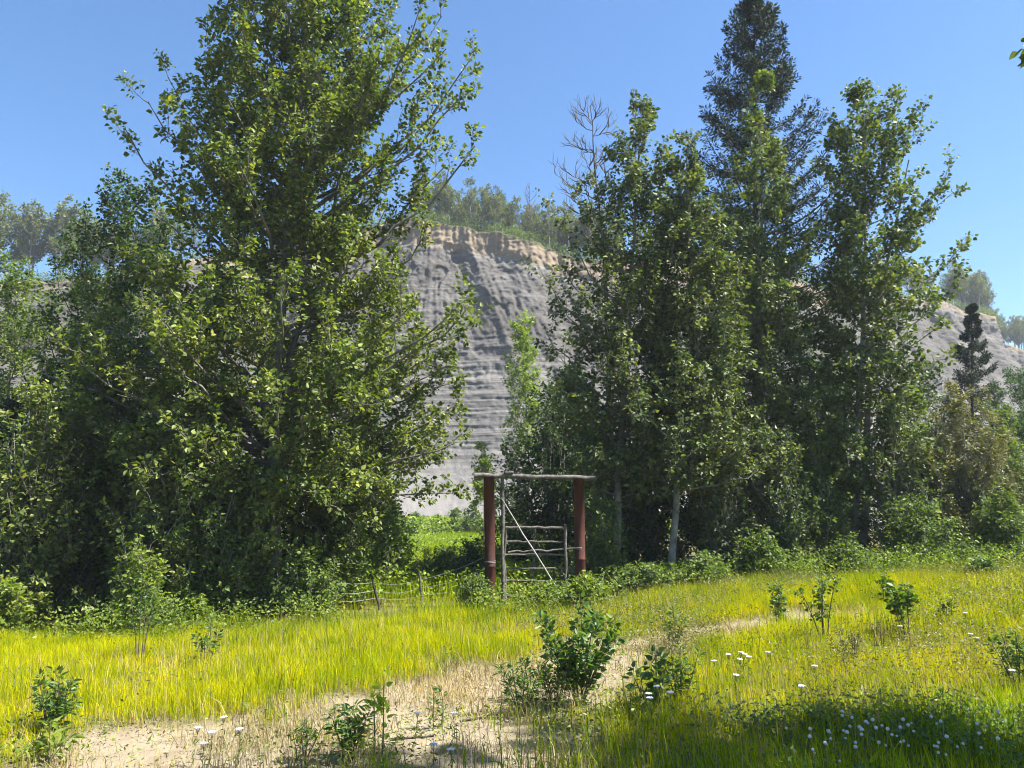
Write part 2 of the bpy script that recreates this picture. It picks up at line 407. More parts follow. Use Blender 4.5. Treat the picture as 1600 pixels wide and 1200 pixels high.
def build_bluff():
    xs = np.concatenate([np.arange(-160, -62, 2.0), np.arange(-62, -24, 0.5), np.arange(-24, 14, 0.15), np.arange(14, 60, 0.6), np.arange(60, 105, 0.35), np.arange(105, 200, 2.5)])
    ts = np.linspace(0, 1, 270)
    X0, Tt = np.meshgrid(xs, ts)
    H = rim_z(X0)
    Z = Tt * H
    # horizontal run back from the foot: loose talus, banded middle, near-vertical top
    run = np.interp(Tt, [0, 0.10, 0.2, 0.45, 0.72, 0.86, 0.93, 1.0], [0, 5.2, 8.6, 15.5, 21.6, 24.6, 25.9, 26.3])
    off = 26.3 - run
    # buttresses and gullies in the upper half, running down and to the right
    up = smooth(0.32, 0.62, Tt) * (1 - 0.55 * smooth(0.9, 1.0, Tt))
    sk = X0 + 0.42 * (Z - 20) * smooth(-13, -4, X0) - 0.1 * Z
    r1 = 1 - np.abs(2 * fbm(sk * 0.13, Z * 0.025, 11, 3) - 1)
    r2 = 1 - np.abs(2 * fbm(sk * 0.36 + 1.5 * vnoise(sk * 0.2, Z * 0.2, 25), Z * 0.09 + 7, 23, 3) - 1)
    r3 = 1 - np.abs(2 * fbm(sk * 1.25, Z * 0.25 + 3, 29, 3) - 1)
    bulge = up * (1.3 * (r1 - 0.6) + 0.5 * (r2 - 0.6) + 0.3 * (r3 - 0.6))
    # blocky breaks
    blk = vnoise(X0 * 0.55 + 0.3 * np.sin(Z), Z * 0.32, 41) > 0.56
    bulge = bulge + up * 0.6 * blk * vnoise(X0 * 0.2, Z * 0.2, 43)
    # strata ledges below
    st = smooth(0.16, 0.24, Tt) * (1 - 0.7 * smooth(0.55, 0.8, Tt))
    zz = Z + 0.9 * fbm(X0 * 0.08, Z * 0.05, 51, 3) + 0.03 * X0
    lay = vnoise(0 * X0 + X0 * 0.035, zz * 1.15, 53) + 0.6 * vnoise(X0 * 0.09, zz * 2.9, 57)
    patch = smooth(0.35, 0.65, vnoise(X0 * 0.16, zz * 0.5, 59))
    bulge = bulge + st * (0.15 + 0.85 * patch) * 0.42 * (lay - 0.8)
    bulge = bulge + (fbm(X0 * 0.5, Z * 0.5, 61, 4) - 0.5) * (0.3 + 0.4 * up) + (fbm(X0 * 1.9, Z * 1.9, 63, 3, 0.7) - 0.5) * (0.15 + 0.28 * up) * smooth(0.08, 0.3, Tt)
    bulge = bulge + (vnoise(X0 * 0.22, zz * 4.2, 64) - 0.5) * 0.26 * smooth(0.1, 0.25, Tt) * (1 - up) + (vnoise(X0 * 3.2, Z * 3.2, 66) - 0.5) * 0.16
    # flutes of the sandy cap
    cap = smooth(0.915, 0.935, Tt)
    bulge = bulge + cap * ((1 - np.abs(2 * vnoise(X0 * 1.3, Z * 0.12, 67) - 1)) * 0.32 + (vnoise(X0 * 3.1, Z * 0.4, 69) - 0.5) * 0.32)
    off = off + bulge
    # gentle bays in plan
    ryx = rim_y(X0) + (fbm(X0 * 0.045, 0 * X0, 73, 3) - 0.5) * 10
    Y = ryx - off
    V = np.stack([X0, Y, Z + hgt(X0, Y) * 0 - 0.4 * (Tt < 0.002)], -1)
    # the plateau behind the rim
    rows = [V]
    tv = [Tt * np.where((X0 > 45) | (X0 < -36), 0.935, 1.0)]
    for k, (dy, dz) in enumerate(((0.25, 0.28), (0.9, 0.42), (3, 0.6), (10, 1.2), (30, 3.0), (90, 7.0), (260, 14.0))):
        r = V[-1].copy(); r[:, 1] += dy; r[:, 2] += dz + (vnoise(r[:, 0] * 0.6, r[:, 0] * 0 + k, 77) - 0.5) * 0.25
        rows.append(r[None]); tv.append(np.full((1, len(xs)), 1.02 + k * 0.01))
    V = np.concatenate(rows); tv = np.concatenate(tv)
    ny, nx = V.shape[:2]
    i = (np.arange(ny - 1)[:, None] * nx + np.arange(nx - 1)[None]).ravel()
    Q = np.stack([i, i + 1, i + nx + 1, i + nx], -1)
    mat, nt, out = newmat('clay_bluff')
    at = nt.nodes.new('ShaderNodeAttribute'); at.attribute_name = 'level'
    nz = tex_noise(nt, 0.16, 6, 0.65)
    nzf = tex_noise(nt, 1.6, 8, 0.72)
    band = tex_noise(nt, 0.75, 5, 0.6, sc=(0.05, 0.05, 1.6))
    vert = tex_noise(nt, 0.9, 5, 0.65, sc=(1.0, 1.0, 0.10))
    grey = mixrgb(nt, nzf, (0.098, 0.093, 0.087), (0.230, 0.217, 0.203))
    grey = mixrgb(nt, ramp(nt, band, [(0.42, (0, 0, 0)), (0.62, (0.75, 0.75, 0.75))]), grey, (0.079, 0.075, 0.070))
    fine = tex_noise(nt, 0.75, 4, 0.6, sc=(0.07, 0.07, 6.5))
    grey = mixrgb(nt, ramp(nt, fine, [(0.50, (0, 0, 0)), (0.60, (0.8, 0.8, 0.8))]), grey, (0.058, 0.055, 0.052))
    dark = mixrgb(nt, nzf, (0.026, 0.024, 0.022), (0.115, 0.106, 0.098))  # shade of the steep upper face, put into the clay colour
    lv = ramp(nt, at.outputs['Fac'], [(0.0, (0, 0, 0)), (0.46, (0, 0, 0)), (0.62, (1, 1, 1)), (0.88, (0.85, 0.85, 0.85)), (0.90, (0, 0, 0))])
    lvn = mixrgb(nt, 1.0, lv, ramp(nt, nz, [(0.36, (0.3, 0.3, 0.3)), (0.52, (1, 1, 1))]), 'MULTIPLY')
    c = mixrgb(nt, lvn, grey, dark)
    tal = ramp(nt, at.outputs['Fac'], [(0.0, (1, 1, 1)), (0.13, (1, 1, 1)), (0.2, (0, 0, 0))])
    c = mixrgb(nt, tal, c, mixrgb(nt, nzf, (0.142, 0.134, 0.125), (0.210, 0.198, 0.186)))
    tan = mixrgb(nt, vert, (0.115, 0.088, 0.062), (0.29, 0.225, 0.15))
    ad = nt.nodes.new('ShaderNodeMath'); ad.operation = 'MULTIPLY_ADD'; ad.inputs[1].default_value = 0.07
    nt.links.new(nz, ad.inputs[0]); nt.links.new(at.outputs['Fac'], ad.inputs[2])
    c = mixrgb(nt, ramp(nt, ad.outputs[0], [(0.935, (0, 0, 0)), (0.965, (0.85, 0.85, 0.85))]), c, tan)
    c = mixrgb(nt, ramp(nt, at.outputs['Fac'], [(0.994, (0, 0, 0)), (1.0, (1, 1, 1))]), c, mixrgb(nt, nzf, (0.04, 0.045, 0.02), (0.10, 0.10, 0.04)))
    p = nt.nodes.new('ShaderNodeBsdfPrincipled'); p.inputs['Roughness'].default_value = 0.95
    p.inputs['Specular IOR Level'].default_value = 0.1
    nt.links.new(c, p.inputs['Base Color'])
    b = nt.nodes.new('ShaderNodeBump'); b.inputs['Strength'].default_value = 0.8; b.inputs['Distance'].default_value = 0.12
    nt.links.new(nzf, b.inputs['Height']); nt.links.new(b.outputs[0], p.inputs['Normal'])
    nt.links.new(p.outputs[0], out.inputs[0])
    me = mesh_np('hill', V.reshape(-1, 3), quads=Q, mat=mat, smoothed=False)
    a = me.attributes.new('level', 'FLOAT', 'POINT'); a.data.foreach_set('value', tv.ravel().astype(np.float32))
    tag(link('hill', me), kind='structure')
    return xs, V[270 - 1]
BX, BRIM = build_bluff()
def rim_pt(x, back):
    y = np.interp(x, BX, BRIM[:, 1]); z = np.interp(x, BX, BRIM[:, 2])
    return np.array([x, y + back, z + np.interp(back, [0, 0.25, 0.9, 3, 10, 30, 90], [0, 0.28, 0.42, 0.6, 1.2, 3.0, 7.0]) - 0.1])

# ------------------------------------------------------------------ tree builders
UP = np.array([0, 0, 1.0])

def bez(a, c, b, n):
    t = np.linspace(0, 1, n)[None, :, None]
    return (1 - t) ** 2 * a[:, None] + 2 * t * (1 - t) * c[:, None] + t * t * b[:, None]

def sample(P, t):
    """points and tangents at parameters t (M,K) along polylines P (M,N,3)"""
    M, N, _ = P.shape
    f = t * (N - 1); i = np.clip(f.astype(int), 0, N - 2); fr = (f - i)[..., None]
    m = np.arange(M)[:, None]
    a = P[m, i]; b = P[m, i + 1]
    return a + (b - a) * fr, nrm(b - a)

def sprout(rng, P, K, length, t0, fwd, out, up, curve, n, lenvar=0.5, taper=0.4):
    M = len(P)
    t = t0 + (1 - t0) * (np.arange(K)[None] + rng.random((M, K))) / K
    p, tg = sample(P, t)
    r = rng.normal(size=p.shape)
    r = nrm(r - (r * tg).sum(-1, keepdims=True) * tg)
    d = nrm(fwd * tg + out * r + up * UP)
    L = np.broadcast_to(np.asarray(length, float).reshape(-1, 1), t.shape) * (1 - lenvar * rng.random(t.shape)) * (1 - taper * t)
    s = np.linspace(0, 1, n)[None, None, :, None]
    Q = p[:, :, None] + d[:, :, None] * s * L[..., None, None] + UP * (curve * L[..., None, None]) * s ** 2
    Q[:, :, 1:] += rng.normal(size=Q[:, :, 1:].shape) * 0.035 * L[..., None, None]
    return Q.reshape(M * K, n, 3), L.reshape(-1)

def leaves_on(rng, P, K, t0, size, droop, updir, spread=0.9, sizevar=0.35):
    M = len(P)
    t = t0 + (1 - t0) * rng.random((M, K)) ** 0.85
    p, tg = sample(P, t)
    r = rng.normal(size=p.shape); r = nrm(r - (r * tg).sum(-1, keepdims=True) * tg)
    ax = nrm(0.55 * tg + spread * r - droop * UP)
    p = p + ax * size * 0.35
    nn = nrm(updir * UP + rng.normal(size=p.shape) * 0.75)
    S = size * (1.12 - 1.6 * sizevar * rng.random((M, K)))
    return p.reshape(-1, 3), ax.reshape(-1, 3), nn.reshape(-1, 3), S.reshape(-1)

NTRI = [0]
def broadleaf(name, label, cat, d, trunk, env, leafmat, bark, seed, n_limb=40, k2=8, k3=6, k4=11, l2=0.9, l3=0.42, leaf=0.10,
              r0=0.12, rise=(0.2, 1.0), droop=0.35, updir=0.8, hero=(), group=None, extra=(), base_z=None, depth=0.85, from_base=False,
              simple=False, clear=0.12, world=False, width=0.62, twig=True, leafy=True, rin=0.62, lobe=0.45, thick=1.0):
    """a tree or bush: trunk, branches and crown grown inside an outline measured as left and right reach by height"""
    rng = rng_(seed)
    conv = (lambda q: np.array(q, float)) if world else (lambda q: W(q[0], q[1], d))
    T = np.array([conv(q) for q in trunk])
    base = T[0].copy(); base[2] = float(hgt(base[0], base[1])) if base_z is None else base_z
    T[0] = base - np.array([0, 0, 0.1])
    ze, xl, xr = [], [], []
    for e in env:
        if world: ze.append(e[0]); xl.append(e[1]); xr.append(e[2])
        else:
            a = W(e[1], e[0], d); b = W(e[2], e[0], d); ze.append(a[2]); xl.append(a[0]); xr.append(b[0])
    o = np.argsort(ze); ze = np.array(ze)[o]; xl = np.array(xl)[o]; xr = np.array(xr)[o]
    ztop = ze[-1]
    # resample the trunk finely
    seg = np.concatenate([[0], np.cumsum(np.linalg.norm(np.diff(T, axis=0), axis=1))])
    s = np.linspace(0, seg[-1], 24)
    TP = np.stack([np.interp(s, seg, T[:, i]) for i in range(3)], -1)
    TP[1:-1, :2] += (rng.random((22, 2)) - 0.5) * r0 * 0.5
    TR = r0 * (1 - 0.93 * (s / seg[-1]) ** 0.9); TR[0] *= 1.3
    def axis(z): return np.stack([np.interp(z, TP[:, 2], TP[:, 0]), np.interp(z, TP[:, 2], TP[:, 1])], -1)
    tub = Tubes(); tub.add(TP, TR, 9)
    for ex in extra:                                   # further stems
        E = np.array([conv(q) for q in ex[0]]); 
        if ex[1]: E[0, 2] = hgt(E[0, 0], E[0, 1]) - 0.1
        sg = np.concatenate([[0], np.cumsum(np.linalg.norm(np.diff(E, axis=0), axis=1))]); s2 = np.linspace(0, sg[-1], 16)
        EP = np.stack([np.interp(s2, sg, E[:, i]) for i in range(3)], -1); EP[1:-1, :2] += (rng.random((14, 2)) - 0.5) * r0 * 0.4
        tub.add(EP, ex[2] * (1 - 0.85 * s2 / sg[-1]), 8)
    # limb ends spread over the outline
    zg = np.linspace(ze[0], ztop, 200)
    wid = np.interp(zg, ze, xr) - np.interp(zg, ze, xl)
    cdf = np.cumsum(wid ** 1.25 + 0.01); cdf /= cdf[-1]
    q = (np.arange(n_limb) + rng.random(n_limb)) / n_limb
    z = np.interp(q, cdf, zg)
    az = np.arange(n_limb) * 2.39996 + rng.random(n_limb) * 0.9
    axz = axis(np.minimum(z, TP[-1, 2]))
    RR = np.maximum(np.interp(z, ze, xr) - axz[:, 0], 0.12); RL = np.maximum(axz[:, 0] - np.interp(z, ze, xl), 0.12)
    ca, sa = np.cos(az), np.sin(az)
    Rx = np.where(ca > 0, RR, RL); Ry = depth * 0.5 * (RR + RL)
    R = 1 / np.sqrt((ca / Rx) ** 2 + (sa / Ry) ** 2)
    R = R * (1 - lobe + 1.7 * lobe * fbm(np.cos(az) * 1.6 + 5, z * 0.9 + np.sin(az) * 1.6, seed, 2))
    r = R * (rin + (0.98 - rin) * rng.random(n_limb) ** 0.6)
    end = np.stack([axz[:, 0] + ca * r, axz[:, 1] + sa * r, z], -1)
    if len(hero):
        hp = np.array([W(h[0], h[1], d + h[2]) for h in hero]); end = np.concatenate([end, hp])
        z = end[:, 2]
        r = np.linalg.norm(end[:, :2] - axis(np.minimum(z, TP[-1, 2])), axis=1)
    zf = np.clip((z - ze[0]) / max(ztop - ze[0], 0.1), 0, 1)
    rs = rise[0] + (rise[1] - rise[0]) * zf ** 0.7
    lo = base[2] + clear * (ztop - base[2])
    zs = np.clip(z - rs * r * (0.8 + 0.4 * rng.random(len(z))), lo * (1 + 0.05 * rng.random(len(z))), TP[-1, 2] - 0.02)
    if from_base: zs = base[2] + 0.04 + 0.25 * rng.random(len(z)) * (ztop - base[2]) * 0.4
    st = np.concatenate([axis(zs), zs[:, None]], -1)
    ctl = st + (end - st) * np.array([0.58, 0.58, 0.26 if not from_base else 0.6])[None]
    ctl = ctl + rng.normal(size=ctl.shape) * 0.06 * r[:, None]
    L1 = bez(st, ctl, end, 8)
    L1[:, 2:-1] += rng.normal(size=L1[:, 2:-1].shape) * 0.03 * np.minimum(r, 2)[:, None, None]
    len1 = np.linalg.norm(end - st, axis=1)
    rr0 = np.interp(zs, TP[:, 2], TR) * 0.5 + 0.004
    rr0 = np.minimum(rr0, 0.008 + 0.011 * len1)
    brn = Tubes(); brn.add(L1, rr0[:, None] * np.linspace(1, 0.22, 8)[None], 6)
    top = TP[None, 15:]
    L2, len2 = sprout(rng, L1, k2, np.minimum(l2, 0.3 + 0.5 * len1), 0.18, 0.75, 0.75, 0.28, 0.30, 5)
    Lt, lent = sprout(rng, top, int(k2 * 2.2), min(l2, 0.9) * 0.8, 0.1, 0.5, 0.7, 0.3, 0.3, 5)
    L2 = np.concatenate([L2, Lt]); len2 = np.concatenate([len2, lent])
    if twig: brn.add(L2, thick * (0.004 + 0.009 * np.minimum(len2, 1.2))[:, None] * np.linspace(1, 0.3, 5)[None], 4)
    L3, len3 = sprout(rng, L2, k3, np.minimum(l3, 0.15 + 0.6 * len2), 0.2, 0.7, 0.7, 0.25, 0.25, 4)
    # the tips of the limbs carry shoots of their own
    root = empty(name, base, label, cat, group)
    if twig: brn.add(L3, thick * 0.0035 * np.linspace(1, 0.4, 4), 3)
    link('trunk', tub.mesh('trunk', bark, base), root)
    link('branches', brn.mesh('branches', bark, base), root)
    if leafy:
        A = leaves_on(rng, L3, k4, 0.12, leaf, droop, updir)
        B = leaves_on(rng, L2, max(2, k4 // 2), 0.45, leaf, droop, updir)
        C = leaves_on(rng, L1[len1 > min(0.9, np.median(len1))], 16, 0.5, leaf, droop, updir)
        P, ax, nn, S = [np.concatenate(q) for q in zip(A, B, C)]
        link('crown', leaf_mesh('crown', P, ax, nn, S, leafmat, off=base, simple=simple, width=width), root)
        NTRI[0] += len(P) * (2 if simple else 4)
    return root

def spruce(name, label, d, trunk, env, seed, mat, n_wh=26, per=6, droop=-0.1, upsweep=0.35, r0=0.16, tuft=0.13, dens=1.0, group=None, cat='tree'):
    rng = rng_(seed)
    T = np.array([W(q[0], q[1], d) for q in trunk])
    base = T[0].copy(); base[2] = float(hgt(base[0], base[1])); T[0] = base - np.array([0, 0, .1])
    ze = []; hw = []
    for e in env:
        a = W(e[1], e[0], d); b = W(e[2], e[0], d); ze.append(a[2]); hw.append((b[0] - a[0]) / 2)
    o = np.argsort(ze); ze = np.array(ze)[o]; hw = np.array(hw)[o]
    s = np.linspace(0, 1, 20); TP = T[0] + (T[-1] - T[0]) * s[:, None]
    tub = Tubes(); tub.add(TP, r0 * (1 - 0.95 * s), 8)
    n = n_wh * per
    f = (np.repeat(np.arange(n_wh), per) + rng.random(n) * 0.7) / n_wh
    zt = TP[-1, 2]
    z = ze[0] + (zt - ze[0]) * (1 - (1 - f) ** 1.05)
    az = np.arange(n) * 2.39996 + rng.random(n) * 0.6
    R = np.interp(z, ze, hw) * (0.86 + 0.28 * rng.random(n))
    fz = (z - ze[0]) / (zt - ze[0])
    rise = droop + (upsweep + 0.55 - droop) * fz ** 1.2
    ax = np.stack([np.interp(z, TP[:, 2], TP[:, 0]), np.interp(z, TP[:, 2], TP[:, 1])], -1)
    zs = np.clip(z - rise * R, base[2] + 0.3, zt - 0.05)
    st = np.concatenate([ax, zs[:, None]], -1)
    end = np.stack([ax[:, 0] + np.cos(az) * R, ax[:, 1] + np.sin(az) * R, z], -1)
    ctl = st + (end - st) * np.array([.6, .6, .15]) - UP * 0.12 * R[:, None]
    L1 = bez(st, ctl, end, 9)
    brn = Tubes(); brn.add(L1, (0.012 + 0.012 * R)[:, None] * np.linspace(1, 0.25, 9)[None], 4)
    # side branchlets, spread flat and hanging a little
    K = int(22 * dens)
    t = 0.12 + 0.88 * (np.arange(K)[None] + rng.random((n, K))) / K
    p, tg = sample(L1, t)
    side = nrm(np.cross(tg, np.broadcast_to(UP, tg.shape))) * np.where(np.arange(K) % 2, 1, -1)[None, :, None]
    dr = nrm(0.75 * tg + 0.7 * side + rng.normal(size=p.shape) * 0.3 - 0.18 * UP)
    ln = (R[:, None] * 0.24 * (1.05 - t) + 0.14 * np.clip(R[:, None] / 0.6, 0.35, 1)) * (0.55 + 0.6 * rng.random(t.shape))
    ss = np.linspace(0, 1, 4)[None, None, :, None]
    L2 = (p[:, :, None] + dr[:, :, None] * ss * ln[..., None, None] - UP * 0.12 * ss ** 2 * ln[..., None, None]).reshape(-1, 4, 3)
    brn.add(L2, 0.006 * np.linspace(1, .4, 4), 3)
    per_t = 19
    P, A, Nn, S = leaves_on(rng, L2, per_t, 0.0, tuft, 0.05, 0.5, 0.6)
    P2, A2, N2, S2 = leaves_on(rng, L1, 16, 0.3, tuft, 0.0, 0.5, 0.6)
    P, A, Nn, S = [np.concatenate(q) for q in ((P, P2), (A, A2), (Nn, N2), (S, S2))]
    root = empty(name, base, label, cat, group)
    link('trunk', tub.mesh('trunk', B_DARK, base), root)
    link('branches', brn.mesh('branches', B_DARK, base), root)
    link('crown', leaf_mesh('crown', P, A, Nn, S, mat, off=base, simple=True, width=0.27, droop=0.0), root)
    NTRI[0] += len(P) * 2
    return root

# ------------------------------------------------------------------ trees on the left
broadleaf('poplar_tree', 'tall broad poplar left of the gate, its top cut off by the picture edge', 'tree', 14.5,
          [(425, 975), (424, 800), (428, 690), (436, 520), (455, 300), (468, 180), (480, -60), (490, -170)],
          [(-190, 470, 510), (-90, 360, 620), (0, 300, 690), (70, 292, 705), (140, 300, 735), (210, 290, 735), (270, 285, 715), (340, 265, 690), (430, 180, 680),
           (500, 120, 720), (560, 80, 715), (640, 60, 690), (700, 60, 710), (770, 90, 690), (830, 200, 620), (880, 260, 560)],
          M_POP, B_POP, 101, n_limb=185, k2=9, k3=6, k4=9, l2=1.0, l3=0.42, leaf=0.108, r0=0.17, rise=(0.0, 1.15), droop=0.30,
          hero=[(195, 200, 0.3), (232, 160, 0.0), (262, 120, 0.4), (310, 150, -0.3), (738, 88, 0.2), (742, 228, 0.0), (722, 150, -0.5), (690, 25, 0.3),
                (728, 485, -0.4), (725, 520, 0.6), (715, 690, -0.3), (705, 770, 0.2), (700, 600, 0.5), (150, 480, 0.8), (90, 560, 0.6), (100, 700, 0.3), (170, 640, -0.8), (200, 760, -1.0), (120, 545, -1.2), (240, 560, -1.8), (60, 640, -1.0), (640, 480, -1.6), (560, 640, -2.0)],
          extra=[([(428, 690), (416, 640), (405, 560), (385, 380), (360, 200)], False, 0.085), ([(428, 720), (442, 650), (452, 560), (510, 380), (560, 150)], False, 0.08)], clear=0.14)
broadleaf('leaning_poplar', 'dark slender tree with airy top behind the tall poplar, far left', 'tree', 18.0,
          [(185, 930), (180, 700), (190, 480), (195, 330), (200, 290)],
          [(285, 185, 215), (330, 140, 280), (400, 110, 320), (470, 60, 330), (560, 20, 340), (660, 0, 350), (760, 0, 350), (860, 30, 340)],
          M_DARK, B_DARK, 102, n_limb=85, k2=9, k3=5, k4=9, leaf=0.10, r0=0.10, rise=(0.2, 1.1))
broadleaf('willow_tree', 'thin leafy tree at the left picture edge below the pale aspens', 'tree', 20.0,
          [(15, 930), (10, 700), (20, 520), (30, 415)],
          [(400, 15, 40), (450, -40, 90), (560, -80, 110), (660, -90, 110), (760, -90, 120), (860, -80, 120)],
          M_SHRUB, B_GREY, 103, n_limb=60, k2=8, k3=5, k4=8, leaf=0.10, r0=0.09)
spruce('spruce_tree', 'dark low spruce with layered boughs at the left picture edge', 15.8, [(55, 960), (60, 620)],
       [(590, 55, 65), (660, 0, 120), (740, -50, 170), (840, -90, 210), (930, -110, 220)], 104, M_NEED, n_wh=15, per=6, droop=-0.25, upsweep=0.0, r0=0.1, tuft=0.12)
spruce('spruce_tree', 'small dark spruce in the shade beneath the tall poplar', 16.5, [(330, 950), (325, 640)],
       [(640, 320, 330), (720, 270, 380), (820, 230, 420), (920, 210, 440)], 105, M_NEED, n_wh=13, per=6, droop=-0.25, upsweep=0.0, r0=0.09, tuft=0.13)

# ------------------------------------------------------------------ trees on the right
broadleaf('poplar_tree', 'slim pointed poplar rising directly right of the gate', 'tree', 16.5,
          [(962, 905), (966, 750), (975, 640), (985, 450), (998, 250), (1003, 165)],
          [(158, 992, 1012), (200, 980, 1036), (250, 925, 1045), (320, 905, 1050), (400, 870, 1050), (470, 855, 1060), (560, 855, 1070), (650, 850, 1075), (720, 870, 1070), (790, 900, 1050)],
          M_POPR, B_PALE, 111, n_limb=72, k2=8, k3=4, k4=8, l2=0.75, l3=0.4, leaf=0.108, r0=0.09, lobe=0.6, rise=(0.1, 1.5), droop=0.6, updir=0.5,
          hero=[(845, 425, -0.5), (868, 330, -0.2), (850, 510, 0.4), (880, 620, -0.8), (905, 300, 0.2)])
broadleaf('dead_tree', 'bare dead tree with curling grey branches above the pointed poplar', 'tree', 17.6,
          [(950, 895), (952, 600), (948, 460), (942, 380), (934, 300), (927, 220), (922, 165)],
          [(162, 918, 928), (200, 900, 950), (300, 890, 965), (400, 900, 980), (460, 910, 980)],
          None, B_DEAD, 112, n_limb=16, k2=5, k3=3, l2=0.7, l3=0.4, r0=0.11, rise=(0.25, 0.7), leafy=False, thick=2.0, clear=0.55,
          hero=[(868, 272, -0.3), (880, 262, 0.3), (895, 330, 0.2), (898, 185, 0.0), (960, 190, 0.2), (945, 250, 0.3), (885, 215, 0.4), (910, 170, -0.2)], rin=0.8)
broadleaf('poplar_tree', 'leaning poplar with pale crooked trunk in front of the big spruce', 'tree', 16.0,
          [(1046, 870), (1058, 770), (1070, 700), (1080, 640), (1082, 480), (1076, 300), (1072, 225)],
          [(220, 1064, 1080), (290, 1045, 1100), (370, 1030, 1140), (450, 1030, 1165), (540, 1010, 1180), (620, 1000, 1190), (700, 985, 1195), (770, 1010, 1170)],
          M_POPR, B_PALE, 113, n_limb=70, k2=8, k3=5, k4=8, l2=0.8, l3=0.4, leaf=0.108, r0=0.085, lobe=0.6, rise=(0.1, 1.3), droop=0.55, updir=0.55,
          hero=[(1040, 330, 0), (1000, 640, -1.2), (1190, 690, -0.8)])
spruce('spruce_tree', 'tallest tree, a dark spruce with upswept boughs right of the gate', 21.5, [(1185, 880), (1178, -12)],
       [(-10, 1172, 1184), (40, 1132, 1218), (110, 1120, 1236), (200, 1070, 1274), (310, 1044, 1310), (430, 1058, 1312), (560, 1060, 1330), (700, 1070, 1330), (840, 1090, 1310)],
       114, M_NEED, n_wh=25, per=7, droop=-0.15, upsweep=0.40, r0=0.2, tuft=0.135, dens=1.3)
broadleaf('aspen_tree', 'aspen with straight whitish trunk standing before the big spruce', 'tree', 17.6,
          [(1186, 880), (1186, 580), (1190, 430), (1192, 320), (1188, 200), (1186, 135)],
          [(130, 1180, 1192), (180, 1165, 1210), (250, 1140, 1230), (330, 1120, 1258), (420, 1100, 1290), (510, 1095, 1300), (600, 1095, 1300), (700, 1110, 1290), (770, 1130, 1270)],
          M_ASP, B_PALE, 115, n_limb=74, k2=8, k3=4, k4=8, l2=0.75, l3=0.38, leaf=0.100, r0=0.09, lobe=0.6, rise=(0.15, 1.2), width=0.8, droop=0.45, updir=0.6)
broadleaf('aspen_tree', 'twin-stemmed aspen with spreading airy crown, right of the big spruce', 'tree', 17.0,
          [(1332, 880), (1336, 760), (1342, 640), (1350, 480), (1352, 380), (1350, 240), (1348, 145)],
          [(138, 1342, 1358), (175, 1315, 1400), (215, 1300, 1440), (280, 1305, 1440), (340, 1305, 1470), (430, 1300, 1495), (500, 1285, 1485), (560, 1280, 1470), (640, 1265, 1455), (720, 1270, 1430), (800, 1290, 1410)],
          M_ASP, B_PALE, 116, n_limb=78, k2=8, k3=4, k4=8, l2=0.8, l3=0.38, leaf=0.100, r0=0.10, lobe=0.65, rise=(0.1, 1.1), width=0.8, droop=0.45, updir=0.6,
          hero=[(1490, 300, 0.2), (1502, 370, 0), (1505, 430, -0.3), (1440, 190, 0), (1405, 150, 0.2), (1297, 215, 0.1), (1480, 270, 0.5)],
          extra=[([(1350, 880), (1352, 760), (1356, 640), (1362, 560), (1385, 420), (1420, 250)], True, 0.095)])
broadleaf('willow_bush', 'big dull olive willow bush right of the twin-stemmed aspen', 'bush', 17.0,
          [(1500, 880), (1500, 780), (1500, 620)],
          [(598, 1485, 1515), (650, 1445, 1550), (710, 1415, 1575), (780, 1400, 1600), (850, 1410, 1610)],
          M_WILLOW, B_GREY, 117, n_limb=60, k2=8, k3=6, k4=10, l2=0.6, l3=0.3, leaf=0.07, r0=0.05, from_base=True, width=0.5)
broadleaf('alder_tree', 'dense blue-green tree at the right picture edge below the far bluff', 'tree', 22.0,
          [(1620, 850), (1618, 700), (1615, 570)],
          [(560, 1590, 1630), (600, 1555, 1680), (660, 1535, 1710), (740, 1535, 1720), (820, 1545, 1720)],
          M_BLUE, B_DARK, 118, n_limb=55, k2=8, k3=6, k4=11, l2=0.7, l3=0.32, leaf=0.075, r0=0.09, width=0.4)
spruce('spruce_tree', 'small spruce standing before the far bluff on the right', 30.0, [(1520, 830), (1518, 470)],
       [(470, 1517, 1519), (520, 1506, 1530), (600, 1480, 1558), (700, 1465, 1575), (800, 1460, 1580)], 119, M_NEED, n_wh=16, per=5, droop=-0.1, upsweep=0.1, r0=0.12, tuft=0.13)
broadleaf('young_aspen', 'slender bright young aspen seen against the clay face above the gate', 'tree', 30.0,
          [(828, 838), (826, 700), (820, 600), (816, 490)],
          [(486, 812, 820), (520, 795, 836), (570, 786, 842), (630, 782, 842), (680, 792, 838), (720, 800, 840)],
          M_YOUNG, B_GREY, 120, n_limb=40, k2=6, k3=4, k4=7, l2=0.5, l3=0.3, leaf=0.11, r0=0.06, rise=(0.3, 1.2), simple=True)
broadleaf('young_aspen', 'small bright sapling at the clay foot behind the gate beam', 'tree', 30.0,
          [(757, 838), (756, 760), (755, 705)],
          [(700, 750, 762), (735, 742, 775), (790, 740, 778)],
          M_YOUNG, B_GREY, 121, n_limb=18, k2=5, k3=4, k4=7, l2=0.4, l3=0.25, leaf=0.11, r0=0.04, simple=True)
broadleaf('poplar_tree', 'tall poplar on the right whose leaf tips just enter the picture', 'tree', 3.6,
          [(7.5, 2.9, 0), (7.5, 2.9, 3), (7.4, 2.9, 7), (7.4, 2.9, 14.5)],
          [(1.6, 6.0, 8.8), (3, 4.9, 9.8), (5, 4.6, 10.0), (8, 4.7, 10.0), (11, 5.2, 9.6), (13, 5.9, 8.8), (14.5, 7.0, 7.8)],
          M_POPR, B_POP, 122, n_limb=120, k2=8, k3=6, k4=10, l2=0.8, l3=0.4, leaf=0.10, r0=0.14, world=True, depth=0.95, hero=[(1650, 40, 2.3), (1646, 85, 2.2)])

